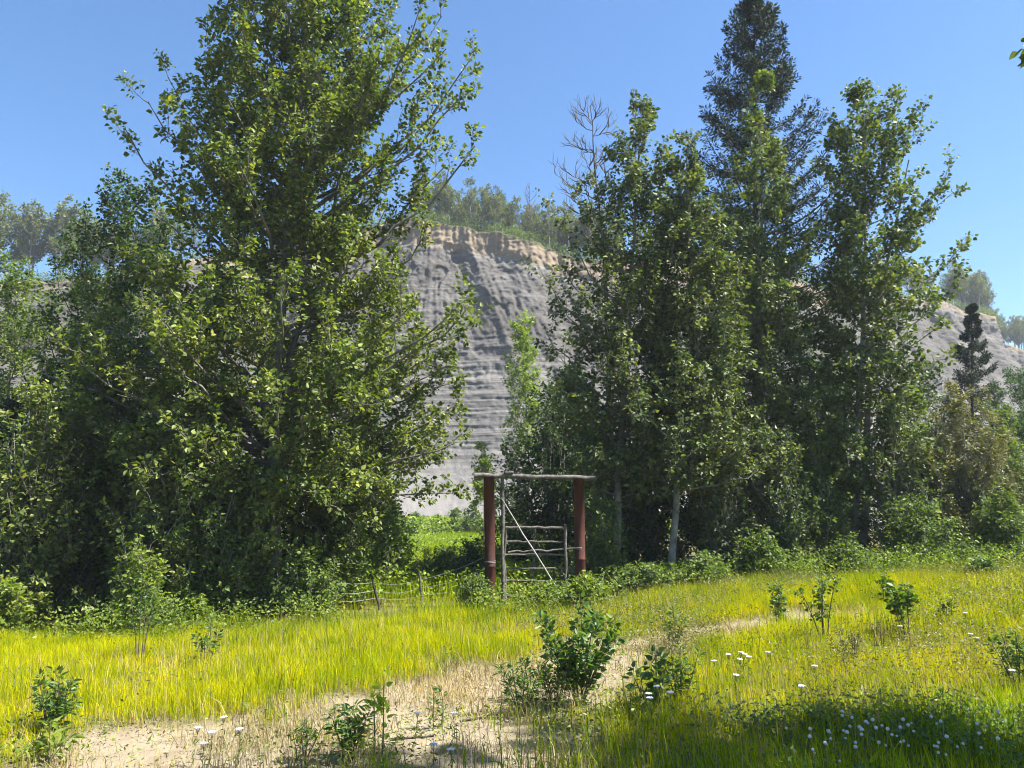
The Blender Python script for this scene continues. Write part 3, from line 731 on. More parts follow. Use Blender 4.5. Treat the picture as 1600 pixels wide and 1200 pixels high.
# ------------------------------------------------------------------ bushes under the trees
def bush(label, px, ybase, d, ytop, w, mat, seed, leaf=0.08, n=26, k3=5, k4=8, name='leafy_bush', bark=None, simple=False, width=0.6):
    top = ytop; mid = (ytop + ybase) / 2
    p0 = W(px, ybase, d); g = float(hgt(p0[0], d))
    h = W(px, ytop, d)[2]
    hw = abs(W(px + w, mid, d)[0] - W(px, mid, d)[0])
    x = W(px, mid, d)[0]
    env = [(g + (h - g) * f, x - hw * q, x + hw * q) for f, q in ((0.05, 1.0), (0.25, 1.15), (0.5, 1.0), (0.8, 0.7), (1.05, 0.3))]
    return broadleaf(name, label, 'bush', d, [(x, d, g), (x, d, g + 0.4 * (h - g)), (x, d, g + 0.93 * (h - g))], env, mat, bark or B_GREY, seed,
                     n_limb=max(10, int(n * 0.8)), k2=6, k3=k3 - 1, k4=k4 - 2, l2=0.6 * min(1.7, h - g), l3=0.3, leaf=leaf * 1.2, r0=0.03, from_base=True, world=True, simple=simple, width=width, rin=0.3, lobe=0.6)
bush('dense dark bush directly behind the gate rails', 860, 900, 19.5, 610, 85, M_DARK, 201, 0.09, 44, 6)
bush('green bush behind the left rusty gate post', 800, 880, 22, 690, 40, M_SHRUB, 202, 0.09, 22)
bush('leafy bush right of the right rusty gate post', 940, 915, 15.6, 790, 38, M_SHRUB, 203, 0.07, 26)
bush('shaded bush at the foot of the leaning pale trunk', 1010, 905, 17.8, 740, 60, M_DARK, 204, 0.08, 26)
bush('pale-leaved bush between the leaning trunk and the white aspen', 1130, 880, 16.4, 700, 62, M_POPR, 205, 0.075, 34)
bush('round bush below the straight white aspen', 1225, 880, 16.2, 690, 55, M_ASP, 206, 0.075, 34)
bush('low bright bush at the grass edge before the straight white aspen', 1190, 905, 15.2, 850, 42, M_SHRUB, 207, 0.07, 22)
bush('bush at the left foot of the twin-stemmed aspen', 1283, 880, 16.6, 700, 42, M_SHRUB, 208, 0.075, 28)
bush('bush at the right foot of the twin-stemmed aspen', 1400, 880, 16.6, 620, 62, M_ASP, 209, 0.075, 44)
bush('bright low bush at the grass edge right of the twin-stemmed aspen', 1440, 890, 15.6, 800, 60, M_SHRUB, 210, 0.07, 26)
bush('bright low bush at the right picture edge', 1570, 880, 15.2, 790, 58, M_SHRUB, 211, 0.07, 26)
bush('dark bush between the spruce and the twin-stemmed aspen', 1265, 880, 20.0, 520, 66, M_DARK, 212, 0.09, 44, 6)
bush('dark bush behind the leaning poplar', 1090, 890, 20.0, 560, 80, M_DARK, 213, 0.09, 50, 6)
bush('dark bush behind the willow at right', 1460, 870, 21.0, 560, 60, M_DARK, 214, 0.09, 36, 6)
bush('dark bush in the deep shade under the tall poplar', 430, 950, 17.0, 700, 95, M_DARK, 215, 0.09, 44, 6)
bush('leafy bush under the right side of the tall poplar', 560, 930, 16.6, 640, 72, M_SHRUB, 216, 0.08, 48, 6)
bush('small-leaved bush at the foot of the tall poplar', 380, 985, 13.4, 820, 62, M_SHRUB, 217, 0.07, 30)
bush('bright sprawling bush beside the thin fence stake', 470, 968, 13.3, 880, 52, M_SHRUB, 218, 0.07, 24)
bush('upright bright bush standing out before the dark left trees', 222, 985, 11.8, 885, 30, M_WEED, 219, 0.065, 20)
bush('bright bush at the lower left picture edge', 2, 1000, 11.6, 925, 22, M_WEED, 220, 0.065, 16)
bush('tall dark bush filling the shade at far left', 150, 960, 15.6, 700, 95, M_DARK, 221, 0.085, 46, 6)
bush('bright green bush by the leaning fence stake', 600, 935, 17.6, 800, 40, M_YOUNG, 222, 0.075, 26)
bush('dark bush behind the fence at the left of the clearing', 500, 930, 19.0, 760, 60, M_DARK, 223, 0.085, 36)
bush('low bush at the grass edge under the dark left trees', 300, 992, 12.4, 945, 34, M_WEED, 224, 0.06, 18)
bush('low spreading bush at the foot of the left rusty post', 745, 960, 13.8, 915, 20, M_SHRUB, 225, 0.055, 14)
bush('low weedy bush between the two rusty posts', 850, 955, 13.6, 925, 42, M_WEED, 226, 0.055, 20)
bush('bright weedy bush before the right rusty post', 915, 950, 13.2, 915, 26, M_WEED, 227, 0.06, 20)
bush('low bush along the grass edge right of the gate', 1010, 930, 14.2, 895, 50, M_SHRUB, 228, 0.06, 24)
bush('low bush at the grass edge beneath the leaning trunk', 1100, 920, 14.6, 880, 45, M_SHRUB, 229, 0.06, 22)
bush('low bush at the grass edge under the twin-stemmed aspen', 1325, 905, 14.8, 858, 50, M_SHRUB, 230, 0.065, 24)
bush('dark little bush in the bright grass near the right edge', 1535, 925, 13.0, 885, 22, M_SAP, 231, 0.05, 14)

bush('tall leafy bush in shade behind the slim pointed poplar', 985, 900, 18.5, 620, 80, M_ASP, 241, 0.08, 60, 6)
bush('tall pale-leaved bush behind the leaning and white trunks', 1150, 890, 18.6, 570, 72, M_POPR, 242, 0.08, 60, 6)
bush('tall bush filling the gap left of the twin stems', 1300, 890, 18.7, 560, 62, M_SHRUB, 243, 0.08, 56, 6)
bush('tall bush filling the gap right of the twin stems', 1425, 880, 18.4, 590, 60, M_ASP, 244, 0.08, 60, 6)
bush('leafy bush behind the olive willow at right', 1570, 880, 18.8, 650, 62, M_SHRUB, 245, 0.08, 50, 6)
bush('sunlit leafy bush spilling in at the left picture edge', 40, 1000, 12.8, 600, 92, M_POP, 246, 0.082, 64, 6)
bush('tall leafy bush in front of the far left trees', 140, 990, 14.2, 490, 105, M_SHRUB, 247, 0.085, 80, 6)
bush('sunlit leafy bush left of the tall poplar trunk', 255, 990, 13.0, 640, 78, M_POP, 248, 0.082, 60, 6)
bush('leafy bush directly before the tall poplar trunk', 340, 990, 13.2, 720, 66, M_SHRUB, 249, 0.08, 50, 6)
bush('leafy bush right of the tall poplar trunk near the fence', 520, 965, 15.2, 730, 56, M_SHRUB, 250, 0.078, 50, 6)
broadleaf('alder_tree', 'round dark tree added behind the gate to shade the clearing', 'tree', 25.0,
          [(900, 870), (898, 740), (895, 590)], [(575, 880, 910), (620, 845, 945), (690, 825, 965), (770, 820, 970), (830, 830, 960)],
          M_DARK, B_DARK, 251, n_limb=60, k2=8, k3=5, k4=8, leaf=0.11, r0=0.1)  # added tree, set here so its shadow falls across the clearing
bush('knee-high shaded herb clump in the clearing behind the fence', 690, 925, 18.5, 868, 62, M_SHRUB, 252, 0.06, 34)
bush('second herb clump in the clearing near the left rusty post', 742, 915, 17.0, 862, 30, M_DARK, 253, 0.06, 26)

for i, (px, dd, h, w) in enumerate(((612, 56, 2.6, 1.5), (650, 58, 1.6, 1.3), (684, 55, 1.3, 1.1), (712, 57, 2.0, 1.2), (738, 54, 2.4, 1.4), (630, 52, 1.2, 1.4))):
    x0 = W(px, 835, dd)[0]; g0_ = float(hgt(x0, dd))
    broadleaf('leafy_bush', 'small green bush at the foot of the clay face', 'bush', dd, [(x0, dd, g0_), (x0, dd, g0_ + h * .5), (x0, dd, g0_ + h * .93)],
              [(g0_ + h * f, x0 - w * q, x0 + w * q) for f, q in ((0.05, 1), (0.3, 1.1), (0.6, 0.8), (1.0, 0.3))], M_SHRUB, B_GREY, 260 + i, n_limb=16, k2=5, k3=4, k4=5,
              l2=0.6, l3=0.35, leaf=0.2, r0=0.03, from_base=True, world=True, simple=True, rin=0.3, lobe=0.6, group='bushes at the foot of the clay face')

# ------------------------------------------------------------------ aspens along the bluff rim
def far_aspen(seed, h, bare=False):
    rng = rng_(seed)
    tub = Tubes(); s = np.linspace(0, 1, 8)
    TP = np.stack([0.18 * np.sin(s * 3 + seed), 0.15 * np.cos(s * 2.3 + seed), s * h], -1)
    tub.add(TP, 0.075 * (1 - 0.85 * s), 5)
    n = 26
    z = h * (0.42 + 0.58 * rng.random(n) ** 0.8); az = rng.random(n) * 6.283
    R = (0.25 + 1.15 * np.sin(np.clip((z / h - 0.32) / 0.72, 0, 1) * np.pi) ** 0.8) * (0.5 + 0.5 * rng.random(n)) * (0.7 if bare else 1)
    ax = np.stack([np.interp(z, TP[:, 2], TP[:, 0]), np.interp(z, TP[:, 2], TP[:, 1])], -1)
    st = np.concatenate([ax, (z - 0.9 * R - 0.2)[:, None]], -1); end = np.stack([ax[:, 0] + np.cos(az) * R, ax[:, 1] + np.sin(az) * R, z], -1)
    L1 = bez(st, st + (end - st) * np.array([.6, .6, .35]), end, 5)
    br = Tubes(); br.add(L1, 0.028 * np.linspace(1, .35, 5), 4)
    L2, _ = sprout(rng, L1, 5, 0.7, 0.2, 0.7, 0.7, 0.4, 0.3, 4)
    br.add(L2, 0.013 * np.linspace(1, .4, 4), 3)
    A = leaves_on(rng, L2, 11, 0.1, 0.23, 0.2, 0.5)
    m = leaf_mesh('crown', *A, M_FAR, simple=True, width=0.75) if not bare else None
    return tub.mesh('trunk', B_PALE if not bare else B_DEAD), br.mesh('branches', B_PALE if not bare else B_DEAD), m
PROTO = [far_aspen(301 + i, 7.5 + 0.6 * (i % 3)) for i in range(5)]
BAREP = far_aspen(310, 8.0, True)
def place_far(x, back, scale, rz, label, group, proto, name='aspen_tree', sink=0.0):
    p = rim_pt(x, back); p[2] -= sink
    root = empty(name, p, label, 'tree', group)
    root.rotation_euler = (0, 0, rz); root.scale = (scale * 1.05, scale * 1.05, scale)
    for nm, me in zip(('trunk', 'branches', 'crown'), proto):
        if me: link(nm, me, root)
rg = rng_(320)
def row(px0, px1, n, d0, backs, smin, smax, label, group, sink=0.0):
    for i in range(n):
        px = px0 + (px1 - px0) * (i + rg.random()) / n
        x = (px - 800) / FPX * (np.interp((px - 800) / FPX * d0, BX, BRIM[:, 1]) + 6) * 1.05
        place_far(x, backs[0] + (backs[1] - backs[0]) * rg.random(), smin + (smax - smin) * rg.random(), rg.random() * 6.28, label, group, PROTO[int(rg.random() * 5)], sink=sink)
row(-60, 125, 24, 82, (1.5, 9), 1.3, 1.6, 'tall thin aspen with pale bare trunk on the left hilltop', 'pale aspens on the left hilltop')
row(125, 300, 22, 85, (2, 10), 0.9, 1.15, 'aspen on the hilltop just left of the tall poplar', 'aspens left of the tall poplar')
row(300, 640, 10, 90, (3, 10), 0.7, 0.85, 'hilltop aspen glimpsed through the tall poplar', 'hilltop aspens behind the tall poplar')
row(650, 935, 95, 95, (1.0, 16), 0.6, 0.92, 'small aspen on the bluff rim above the clay face', 'aspens on the rim above the clay face')
row(935, 1070, 12, 100, (1.5, 10), 0.65, 0.85, 'hilltop aspen glimpsed behind the right-hand poplars', 'hilltop aspens behind the right-hand poplars')
row(1280, 1470, 10, 130, (2, 10), 0.9, 1.1, 'hilltop aspen glimpsed behind the twin-stemmed aspen', 'hilltop aspens behind the twin-stemmed aspen')
row(1455, 1640, 85, 140, (0.6, 9), 0.8, 1.1, 'hazy aspen on the far bluff at the right', 'hazy aspens on the far bluff')
xb = (828 - 800) / FPX * 97
place_far(xb, 2.2, 0.98, 0.4, 'bare dead tree standing alone among the rim aspens', None, BAREP, 'dead_tree')

def scatter_leaves(name, pts, rng, mat, size, per, spread, hgt_, label, simple=True, width=0.6, updir=0.6):
    M = len(pts)
    P = np.repeat(pts, per, 0) + rng.normal(size=(M * per, 3)) * np.array([spread, spread, 0.0])
    P[:, 2] += np.abs(rng.random(M * per)) * hgt_
    A = nrm(rng.normal(size=P.shape) * np.array([1, 1, 0.6]) + UP * 0.25)
    Nn = nrm(UP * updir + rng.normal(size=P.shape) * 0.7)
    S = size * (0.6 + 0.6 * rng.random(len(P)))
    o = link(name, leaf_mesh(name, P, A, Nn, S, mat, simple=simple, width=width))
    NTRI[0] += len(P) * (2 if simple else 4)
    return tag(o, label, 'undergrowth', kind='stuff')
rx = rng_(330)
xr = rx.random(6500) * 165 - 65
bk = rx.random(6500) ** 1.3 * 8
pr = np.stack([xr, np.interp(xr, BX, BRIM[:, 1]) + bk + 0.15, np.interp(xr, BX, BRIM[:, 2]) + np.interp(bk, [0, .25, .9, 3, 10], [0, .28, .42, .6, 1.2])], -1)
scatter_leaves('rim_brush', pr, rx, M_SHRUB, 0.22, 9, 0.35, 1.3, 'low dark brush hanging over the bluff rim')

# ------------------------------------------------------------------ gate and fence
GD = 14.3
def wobbly(a, b, r, rng, n=9, w=0.012, k=8, taper=0.0):
    a = np.asarray(a, float); b = np.asarray(b, float)
    s = np.linspace(0, 1, n)[:, None]; P = a + (b - a) * s
    P[1:-1] += rng.normal(size=(n - 2, 3)) * w
    R = r * (1 - taper * s[:, 0]) * (1 + rng.normal(size=n) * 0.06)
    return P, R
def log(name, a, b, r, mat, parent, seed, off, n=9, w=0.012, k=9, taper=0.0):
    t = Tubes(); P, R = wobbly(a, b, r, rng_(seed), n, w, k, taper); t.add(P, R, k + k % 2, cap=True)
    return link(name, t.mesh(name, mat, off), parent)

gpl = W(767, 945, GD); gpr = W(907, 925, GD + 0.25)
gl = np.array([gpl[0], GD, float(hgt(gpl[0], GD))]); gr = np.array([gpr[0], GD + 0.25, float(hgt(gpr[0], GD + .25))])
ztl = W(762, 745, GD)[2]; ztr = W(907, 748, GD + 0.25)[2]
groot = empty('gateway', (gl + gr) / 2, 'gateway of two rusty pipe posts joined by a weathered log beam', 'gateway')
go = np.array(groot.location)
def pipe(b, zt, lean, r):
    t = Tubes()
    zz = np.array([-0.2, 0.35, 0.72, 0.725, 0.745, 0.75, 1.2, zt - b[2]])
    rr = np.array([r, r, r, r * 1.035, r * 1.035, r, r * 0.99, r * 0.98])
    P = np.stack([b[0] + lean * zz, b[1] + 0 * zz, b[2] + zz], -1)
    t.add(P, rr, 20, cap=True)
    return link('post', t.mesh('post', M_RUST, go), groot)
posts = [pipe(gl, ztl, -0.02, 0.098), pipe(gr, ztr, 0.0, 0.098)]
bl = W(741, 741, GD + 0.02); brr = W(930, 747, GD + 0.27)
bl[2] = ztl + 0.03; brr[2] = ztr + 0.01
log('beam', bl, brr, 0.048, B_WOOD, groot, 401, go, 13, 0.008, 10)
up0 = W(786, 930, GD + 0.12); up0[2] = float(hgt(up0[0], GD)) - 0.05
up1 = W(785, 746, GD + 0.12)
log('upright', up0, up1, 0.034, B_WOOD, groot, 402, go)
# wire wrapped round each pipe
for post, b, z in ((posts[0], gl, 0.78), (posts[1], gr, 0.9)):
    a = np.linspace(0, 4 * np.pi, 40); t = Tubes()
    t.add(np.stack([b[0] - 0.015 + 0.101 * np.cos(a), b[1] + 0.101 * np.sin(a), b[2] + z + 0.004 * a], -1), np.full(40, 0.003), 5)
    link('wire_tie', t.mesh('wire_tie', M_WIRE, go), post)
# short board lying on the beam
import bmesh
def box_mesh(name, size, mat, bev=0.006):
    bm = bmesh.new(); bmesh.ops.create_cube(bm, size=1.0)
    for v in bm.verts: v.co.x *= size[0]; v.co.y *= size[1]; v.co.z *= size[2]
    bmesh.ops.bevel(bm, geom=list(bm.edges), offset=bev, segments=1, affect='EDGES')
    me = bpy.data.meshes.new(name); bm.to_mesh(me); bm.free(); me.materials.append(mat); return me
bo = link('short_board', box_mesh('short_board', (0.17, 0.12, 0.045), B_WOOD))
bp = W(795, 738, GD + 0.07); f_ = (bp[0] - bl[0]) / (brr[0] - bl[0])
bo.location = (bp[0], GD + 0.07, bl[2] + (brr[2] - bl[2]) * f_ + 0.066); bo.rotation_euler = (0, 0.03, 0.15)
tag(bo, 'short dark board lying on top of the log beam', 'board')

# pole gate hung inside the gateway
g0 = W(787, 935, GD + 0.18); gz = float(hgt(g0[0], GD))
groot2 = empty('pole_gate', (W(835, 930, GD)[0], GD + 0.18, gz), 'grey pole gate with horizontal rails hung between the rusty posts', 'gate')
o2 = np.array(groot2.location)
YG_ = GD + 0.19
def gp(px, py, dy=0.0): return W(px, py, YG_ + dy)
log('stile', gp(790, 938, -.02), gp(788, 822, -.02), 0.026, B_WOOD, groot2, 411, o2)
log('stile', gp(834, 930, .05), gp(834, 820, .05), 0.022, B_WOOD, groot2, 412, o2)
log('stile', gp(885, 930, -.02), gp(883, 820, -.02), 0.028, B_WOOD, groot2, 413, o2)
for i, (yl, yr) in enumerate(((824, 825), (846, 847), (867, 867), (888, 888), (907, 909), (931, 932))):
    log('rail', gp(788, yl), gp(882, yr), 0.0195 if i else 0.025, B_WOOD, groot2, 420 + i, o2, 10, 0.005)
log('latch_bar', gp(794, 863, -.05), gp(902, 857, -.02), 0.018, B_WOOD, groot2, 430, o2, 10, 0.01)
# bleached pole leaning across
pa = W(783, 778, GD - 0.0); pb = W(888, 933, GD - 0.35); pb[2] = float(hgt(pb[0], pb[1])) - 0.03
pr_ = empty('leaning_pole', pb, 'pale bleached pole leaning diagonally across the gate', 'pole')
log('shaft', pb, pa, 0.0125, B_POLE, pr_, 431, pb, 10, 0.004)

fr = empty('wire_fence', (W(590, 950, 14.6)[0], 14.6, float(hgt(W(590, 950, 14.6)[0], 14.6))), 'sagging wire fence on thin leaning stakes left of the gate', 'fence')
fo = np.array(fr.location)
stk = [((500, 975), (499, 885), 13.6), ((596, 962), (579, 896), 14.4), ((663, 960), (653, 892), 14.4), ((752, 950), (748, 890), 14.8)]
tops = []
for i, (b, t, dd) in enumerate(stk):
    B = W(b[0], b[1], dd); B[2] = float(hgt(B[0], dd)) - 0.1; Tt_ = W(t[0], t[1], dd)
    log('stake', B, Tt_, 0.021 if i < 3 else 0.03, B_WOOD if i == 2 else B_DARK, fr, 440 + i, fo, 8, 0.01)
    tops.append((B, Tt_))
def wire(pts, name='wire', sag=0.05):
    t = Tubes()
    for a, b in zip(pts[:-1], pts[1:]):
        s = np.linspace(0, 1, 12)[:, None]; P = a + (b - a) * s; P[:, 2] -= sag * np.sin(s[:, 0] * np.pi)
        t.add(P, np.full(12, 0.0028), 5)
    link(name, t.mesh(name, M_WIRE, fo), fr)
left_end = W(380, 930, 13.2)
for f, sg, ze_ in ((0.78, 0.05, 0.95), (0.60, 0.07, 0.75), (0.42, 0.05, 0.5)):
    pts = [np.array([left_end[0], left_end[1], hgt(*left_end[:2]) + ze_ * 0.8])] + [B + (T_ - B) * f for B, T_ in tops[:3]] + [np.array([gl[0], gl[1], gl[2] + ze_])]
    wire(pts, sag=sg)

# ------------------------------------------------------------------ grass
def in_view(x, y, m=0.6):
    return np.abs(x) < 0.665 * (y * math.cos(PITCH) - 0.2) + m

def blades(name, n, area, dens, hfun, wid, mat, seed, label, lean=0.35, cat='grass', over=4):
    rng = rng_(seed)
    x = area[0] + (area[1] - area[0]) * rng.random(n * over); y = area[2] + (area[3] - area[2]) * rng.random(n * over)
    k = in_view(x, y) & (rng.random(len(x)) < dens(x, y))
    x = x[k][:n]; y = y[k][:n]; n = len(x)
    z = hgt(x, y) - 0.05 * track_mask(x, y) - 0.02
    h = hfun(x, y, rng)
    az = rng.random(n) * 6.283; fa = rng.random(n) * 6.283
    w = wid * (0.6 + 0.8 * rng.random(n)) * (0.7 + 0.04 * y)
    dx, dy = np.cos(fa) * w, np.sin(fa) * w
    ln = lean * (0.15 + 1.9 * rng.random(n) ** 2.2) * h
    lx, ly = np.cos(az) * ln - 0.06 * h, np.sin(az) * ln
    V = np.empty((n, 5, 3))
    V[:, 0] = np.stack([x - dx, y - dy, z], -1); V[:, 1] = np.stack([x + dx, y + dy, z], -1)
    V[:, 2] = np.stack([x + dx * .8 + lx * .3, y + dy * .8 + ly * .3, z + h * .58], -1); V[:, 3] = np.stack([x - dx * .8 + lx * .3, y - dy * .8 + ly * .3, z + h * .58], -1)
    V[:, 4] = np.stack([x + lx, y + ly, z + h * (1 - 0.25 * lean)], -1)
    b = (np.arange(n) * 5)[:, None]
    Q = b + np.array([[0, 1, 2, 3]]); T = b + np.array([[3, 2, 4]])
    o = link(name, mesh_np(name, V.reshape(-1, 3), quads=Q, tris=T, mat=mat))
    a = o.data.attributes.new('along', 'FLOAT', 'POINT'); a.data.foreach_set('value', np.tile(np.array([0, 0, .58, .58, 1], np.float32), n))
    NTRI[0] += n * 3
    return tag(o, label, cat, kind='stuff')

edge_l = np.array([ground_at(*p)[:2] for p in ((-40, 1010), (150, 1003), (400, 990), (620, 975), (800, 958), (1000, 935), (1200, 915), (1400, 905), (1640, 895))])
def edge_y(x): return np.interp(x, edge_l[:, 0], edge_l[:, 1])
def d_main(x, y):
    m = track_mask(x, y)
    far = y > edge_y(x) + 0.5 * (fbm(x * 0.8, y * 0.8, 81, 2) - 0.3)
    n = fbm(x * 0.55, y * 0.55, 83, 3)
    right = smooth(1.0, 3.0, x) * (1 - smooth(9.5, 11.5, y - 0.25 * x))
    d = np.clip((1 - m) ** 1.8 * (0.5 + 0.5 * smooth(0.3, 0.6, n)) + 0.10 * m * smooth(0.52, 0.62, fbm(x * 2.2, y * 2.2, 85, 2)), 0, 1)
    near = 1 - smooth(5.4, 6.6, y + 0.0 * x)
    d = d * (1 - 0.65 * near * (1 - smooth(0.0, 1.8, x + 2.4 * (fbm(x * 1.3, y * 1.3, 89, 3) - 0.5))))
    return np.where(far, 0.03, d * (1 - 0.25 * right))
def h_main(x, y, rng):
    m = track_mask(x, y)
    n = fbm(x * 0.8, y * 0.8, 87, 3)
    h = (0.085 + 0.18 * n + 0.05 * smooth(7.5, 10, y)) * (1 - 0.5 * m)
    h = h * (0.75 + 0.25 * smooth(1.2, 2.6, np.abs(x - 1.2) + np.abs(y - 9) * 0.3))
    return h * (0.45 + 0.8 * rng.random(len(x)))
blades('grass', 250000, (-12, 14, 4.0, 17.5), d_main, h_main, 0.0021, M_GRASS, 501, 'bright yellow-green grass covering the open ground')

def d_green(x, y):
    e = edge_y(x)
    return np.where((y > e - 1.6) & (y < e + 1.6), 0.8 * fbm(x, y, 91, 2), 0.0) + np.where(y < 6.6, 0.5, 0.0) * smooth(-0.6, 1.6, x + 2.6 * (fbm(x * 1.4, y * 1.4, 94, 3) - 0.5)) + 0.28 * (1 - track_mask(x, y)) * (y < e) * smooth(0.45, 0.6, fbm(x * 0.6, y * 0.8, 92, 3))
def h_green(x, y, rng): return (0.14 + 0.3 * fbm(x * 0.7, y * 0.7, 93, 2)) * (0.5 + 0.7 * rng.random(len(x)))
blades('green_grass', 70000, (-12, 15, 4.0, 19), d_green, h_green, 0.0034, M_GRASSG, 502, 'deeper green grass in the shade and along the tree line')
def d_dry(x, y):
    m = track_mask(x, y)
    return np.clip(m * 0.8 * smooth(0.35, 0.6, fbm(x * 1.6, y * 1.6, 95, 2)) + 0.02 + 0.35 * np.exp(-((m - 0.35) / 0.22) ** 2), 0, 1) * (y < edge_y(x))
blades('dry_grass', 34000, (-8, 12, 4.2, 15), d_dry, lambda x, y, r: (0.05 + 0.20 * r.random(len(x)) ** 1.6), 0.0026, M_DRY, 503, 'thin dry stalks scattered over the sandy track', 0.7, over=10)
def d_seed(x, y): return (1 - track_mask(x, y)) * (y < edge_y(x)) * smooth(0.4, 0.6, fbm(x * 0.4, y * 0.4, 97, 2)) * 0.6
blades('seeding_grass', 7000, (-10, 13, 4.6, 15), d_seed, lambda x, y, r: (0.22 + 0.30 * r.random(len(x))), 0.0018, M_DRY, 504, 'taller seeding grass stems standing above the turf', 0.3)

# meadow beyond the fence
def d_mead(x, y): return np.where((y > 15.2) & (x < 0.12 * (y - 14) + 0.4), 1.0, 0.0) * (0.5 + 0.5 * fbm(x * 0.4, y * 0.4, 99, 2))
blades('meadow_grass', 60000, (-9, 4, 15, 56), d_mead, lambda x, y, r: (0.30 + 0.35 * fbm(x * 0.5, y * 0.5, 101, 2)) * (0.6 + 0.6 * r.random(len(x))), 0.0060, M_GRASSG, 505, 'lush green meadow grass beyond the wire fence')

# weeds: low broad leaves along the tree line and on the track's margins
rw = rng_(510)
x = -11 + 25 * rw.random(17000); y = 8 + 12 * rw.random(17000)
e = edge_y(x); k = in_view(x, y) & (y > e - 0.9) & (y < e + np.where((x > -5) & (x < 1.9), 0.4, 2.8)) & (fbm(x * 0.9, y * 0.9, 111, 2) > 0.44)
x, y = x[k], y[k]
hf = rw.random(len(x)) < 0.45
scatter_leaves('darker_weeds', np.stack([x, y, hgt(x, y)], -1)[hf], rw, M_SHRUB, 0.06, 22, 0.18, 0.55, 'darker leafy weeds mixed into the tree-line edge', width=0.5)  # darker-leaved share of the weeds, mixed in at random for variety
x, y = x[~hf], y[~hf]
scatter_leaves('weeds', np.stack([x, y, hgt(x, y)], -1), rw, M_WEED, 0.062, 16, 0.16, 0.42, 'leafy weeds crowding the edge between grass and trees', width=0.5)
x = -9 + 21 * rw.random(9000); y = 4.6 + 10 * rw.random(9000)
m = track_mask(x, y)
k = in_view(x, y) & (y < edge_y(x)) & (rw.random(9000) < np.where(x > 0.3, 0.45, 0.05) + 0.30 * np.exp(-((m - 0.4) / 0.3) ** 2)) & (fbm(x * 1.2, y * 1.2, 113, 2) > 0.42)
x, y = x[k], y[k]
scatter_leaves('low_weeds', np.stack([x, y, hgt(x, y) - 0.03], -1), rw, M_SHRUB, 0.045, 9, 0.08, 0.22, 'small low weeds dotted through the thin grass', width=0.4)
x = 0.2 + 12 * rw.random(12000); y = 5.4 + 10 * rw.random(12000)
k = in_view(x, y) & (y < edge_y(x)) & (fbm(x * 0.7, y * 0.9, 121, 3) > 0.5) & (rw.random(12000) < 0.75); x, y = x[k], y[k]
scatter_leaves('field_weeds', np.stack([x, y, hgt(x, y)], -1), rw, M_WILLOW, 0.036, 14, 0.08, 0.30, 'fine grey-green weeds growing through the right-hand grass', width=0.35)
x = -6 + 12 * rw.random(5000); y = 4.6 + 8 * rw.random(5000)
k = in_view(x, y) & (rw.random(5000) < track_mask(x, y) * smooth(0.4, 0.6, fbm(x * 1.4, y * 1.4, 123, 3))); x, y = x[k], y[k]
scatter_leaves('leaf_litter', np.stack([x, y, hgt(x, y) - 0.05 * track_mask(x, y)], -1), rw, M_DRY, 0.04, 5, 0.10, 0.03, 'brown dead leaves and stems littering the sand', width=0.35, updir=1.5)
x = -9 + 12 * rw.random(7000); y = 15 + 30 * rw.random(7000)
k = (x < 0.12 * (y - 14) + 0.6) & in_view(x, y) & (fbm(x * 0.6, y * 0.6, 117, 2) > 0.5)
x, y = x[k], y[k]
scatter_leaves('meadow_weeds', np.stack([x, y, hgt(x, y)], -1), rw, M_YOUNG, 0.11, 10, 0.25, 0.6, 'leafy green herbs in the meadow behind the fence', width=0.5)

x = -28 + 44 * rw.random(5000); y = 48 + 18 * rw.random(5000)
k = (fbm(x * 0.35, y * 0.35, 119, 3) > 0.47); x, y = x[k], y[k]
scatter_leaves('foot_brush', np.stack([x, y, hgt(x, y)], -1), rw, M_YOUNG, 0.24, 12, 0.45, 1.5, 'rough green brush along the foot of the clay face', width=0.5)

# ------------------------------------------------------------------ saplings in the open grass
SAPS = []
def sapling(name, label, px, py, h, spread, n_stem, leaf, mat, seed, leaves=16, width=0.42, bare=0.15, side=2, group=None, stem_mat=None):
    rng = rng_(seed)
    g = ground_at(px, py); g[2] = float(hgt(g[0], g[1])) - 0.04
    SAPS.append((g[0], g[1], spread))
    az = np.arange(n_stem) * 2.4 + rng.random(n_stem)
    tip = np.stack([np.cos(az) * spread * rng.random(n_stem) ** 0.5, np.sin(az) * spread * rng.random(n_stem) ** 0.5, h * (0.55 + 0.45 * rng.random(n_stem))], -1)
    tip[0] = (0.02, 0, h)
    st = np.stack([np.cos(az) * 0.03, np.sin(az) * 0.03, 0 * az], -1)
    L = bez(st, st + (tip - st) * np.array([.35, .35, .55]) + rng.normal(size=tip.shape) * 0.02, tip, 7)
    t = Tubes(); t.add(L, (0.004 + 0.006 * h) * np.linspace(1, .35, 7), 5)
    S2, _ = sprout(rng, L, side, 0.30 * h, max(0.25, bare), 0.7, 0.6, 0.3, 0.2, 4) if side else (None, None)
    if side: t.add(S2, 0.003 * np.linspace(1, .5, 4), 4)
    leaf *= 0.86; leaves = int(leaves * 1.25)
    A = leaves_on(rng, L, leaves, bare, leaf, 0.1, 0.7, 1.0)
    if side:
        B = leaves_on(rng, S2, max(5, leaves // 2), 0.15, leaf * .85, 0.1, 0.7, 0.9)
        A = [np.concatenate(q) for q in zip(A, B)]
    root = empty(name, g, label, 'sapling' if 'weed' not in name else 'weed', group)
    link('stem', t.mesh('stem', stem_mat or M_TWIG), root)
    link('foliage', leaf_mesh('foliage', *A, mat, width=width), root)
    NTRI[0] += len(A[0]) * 4
    return root
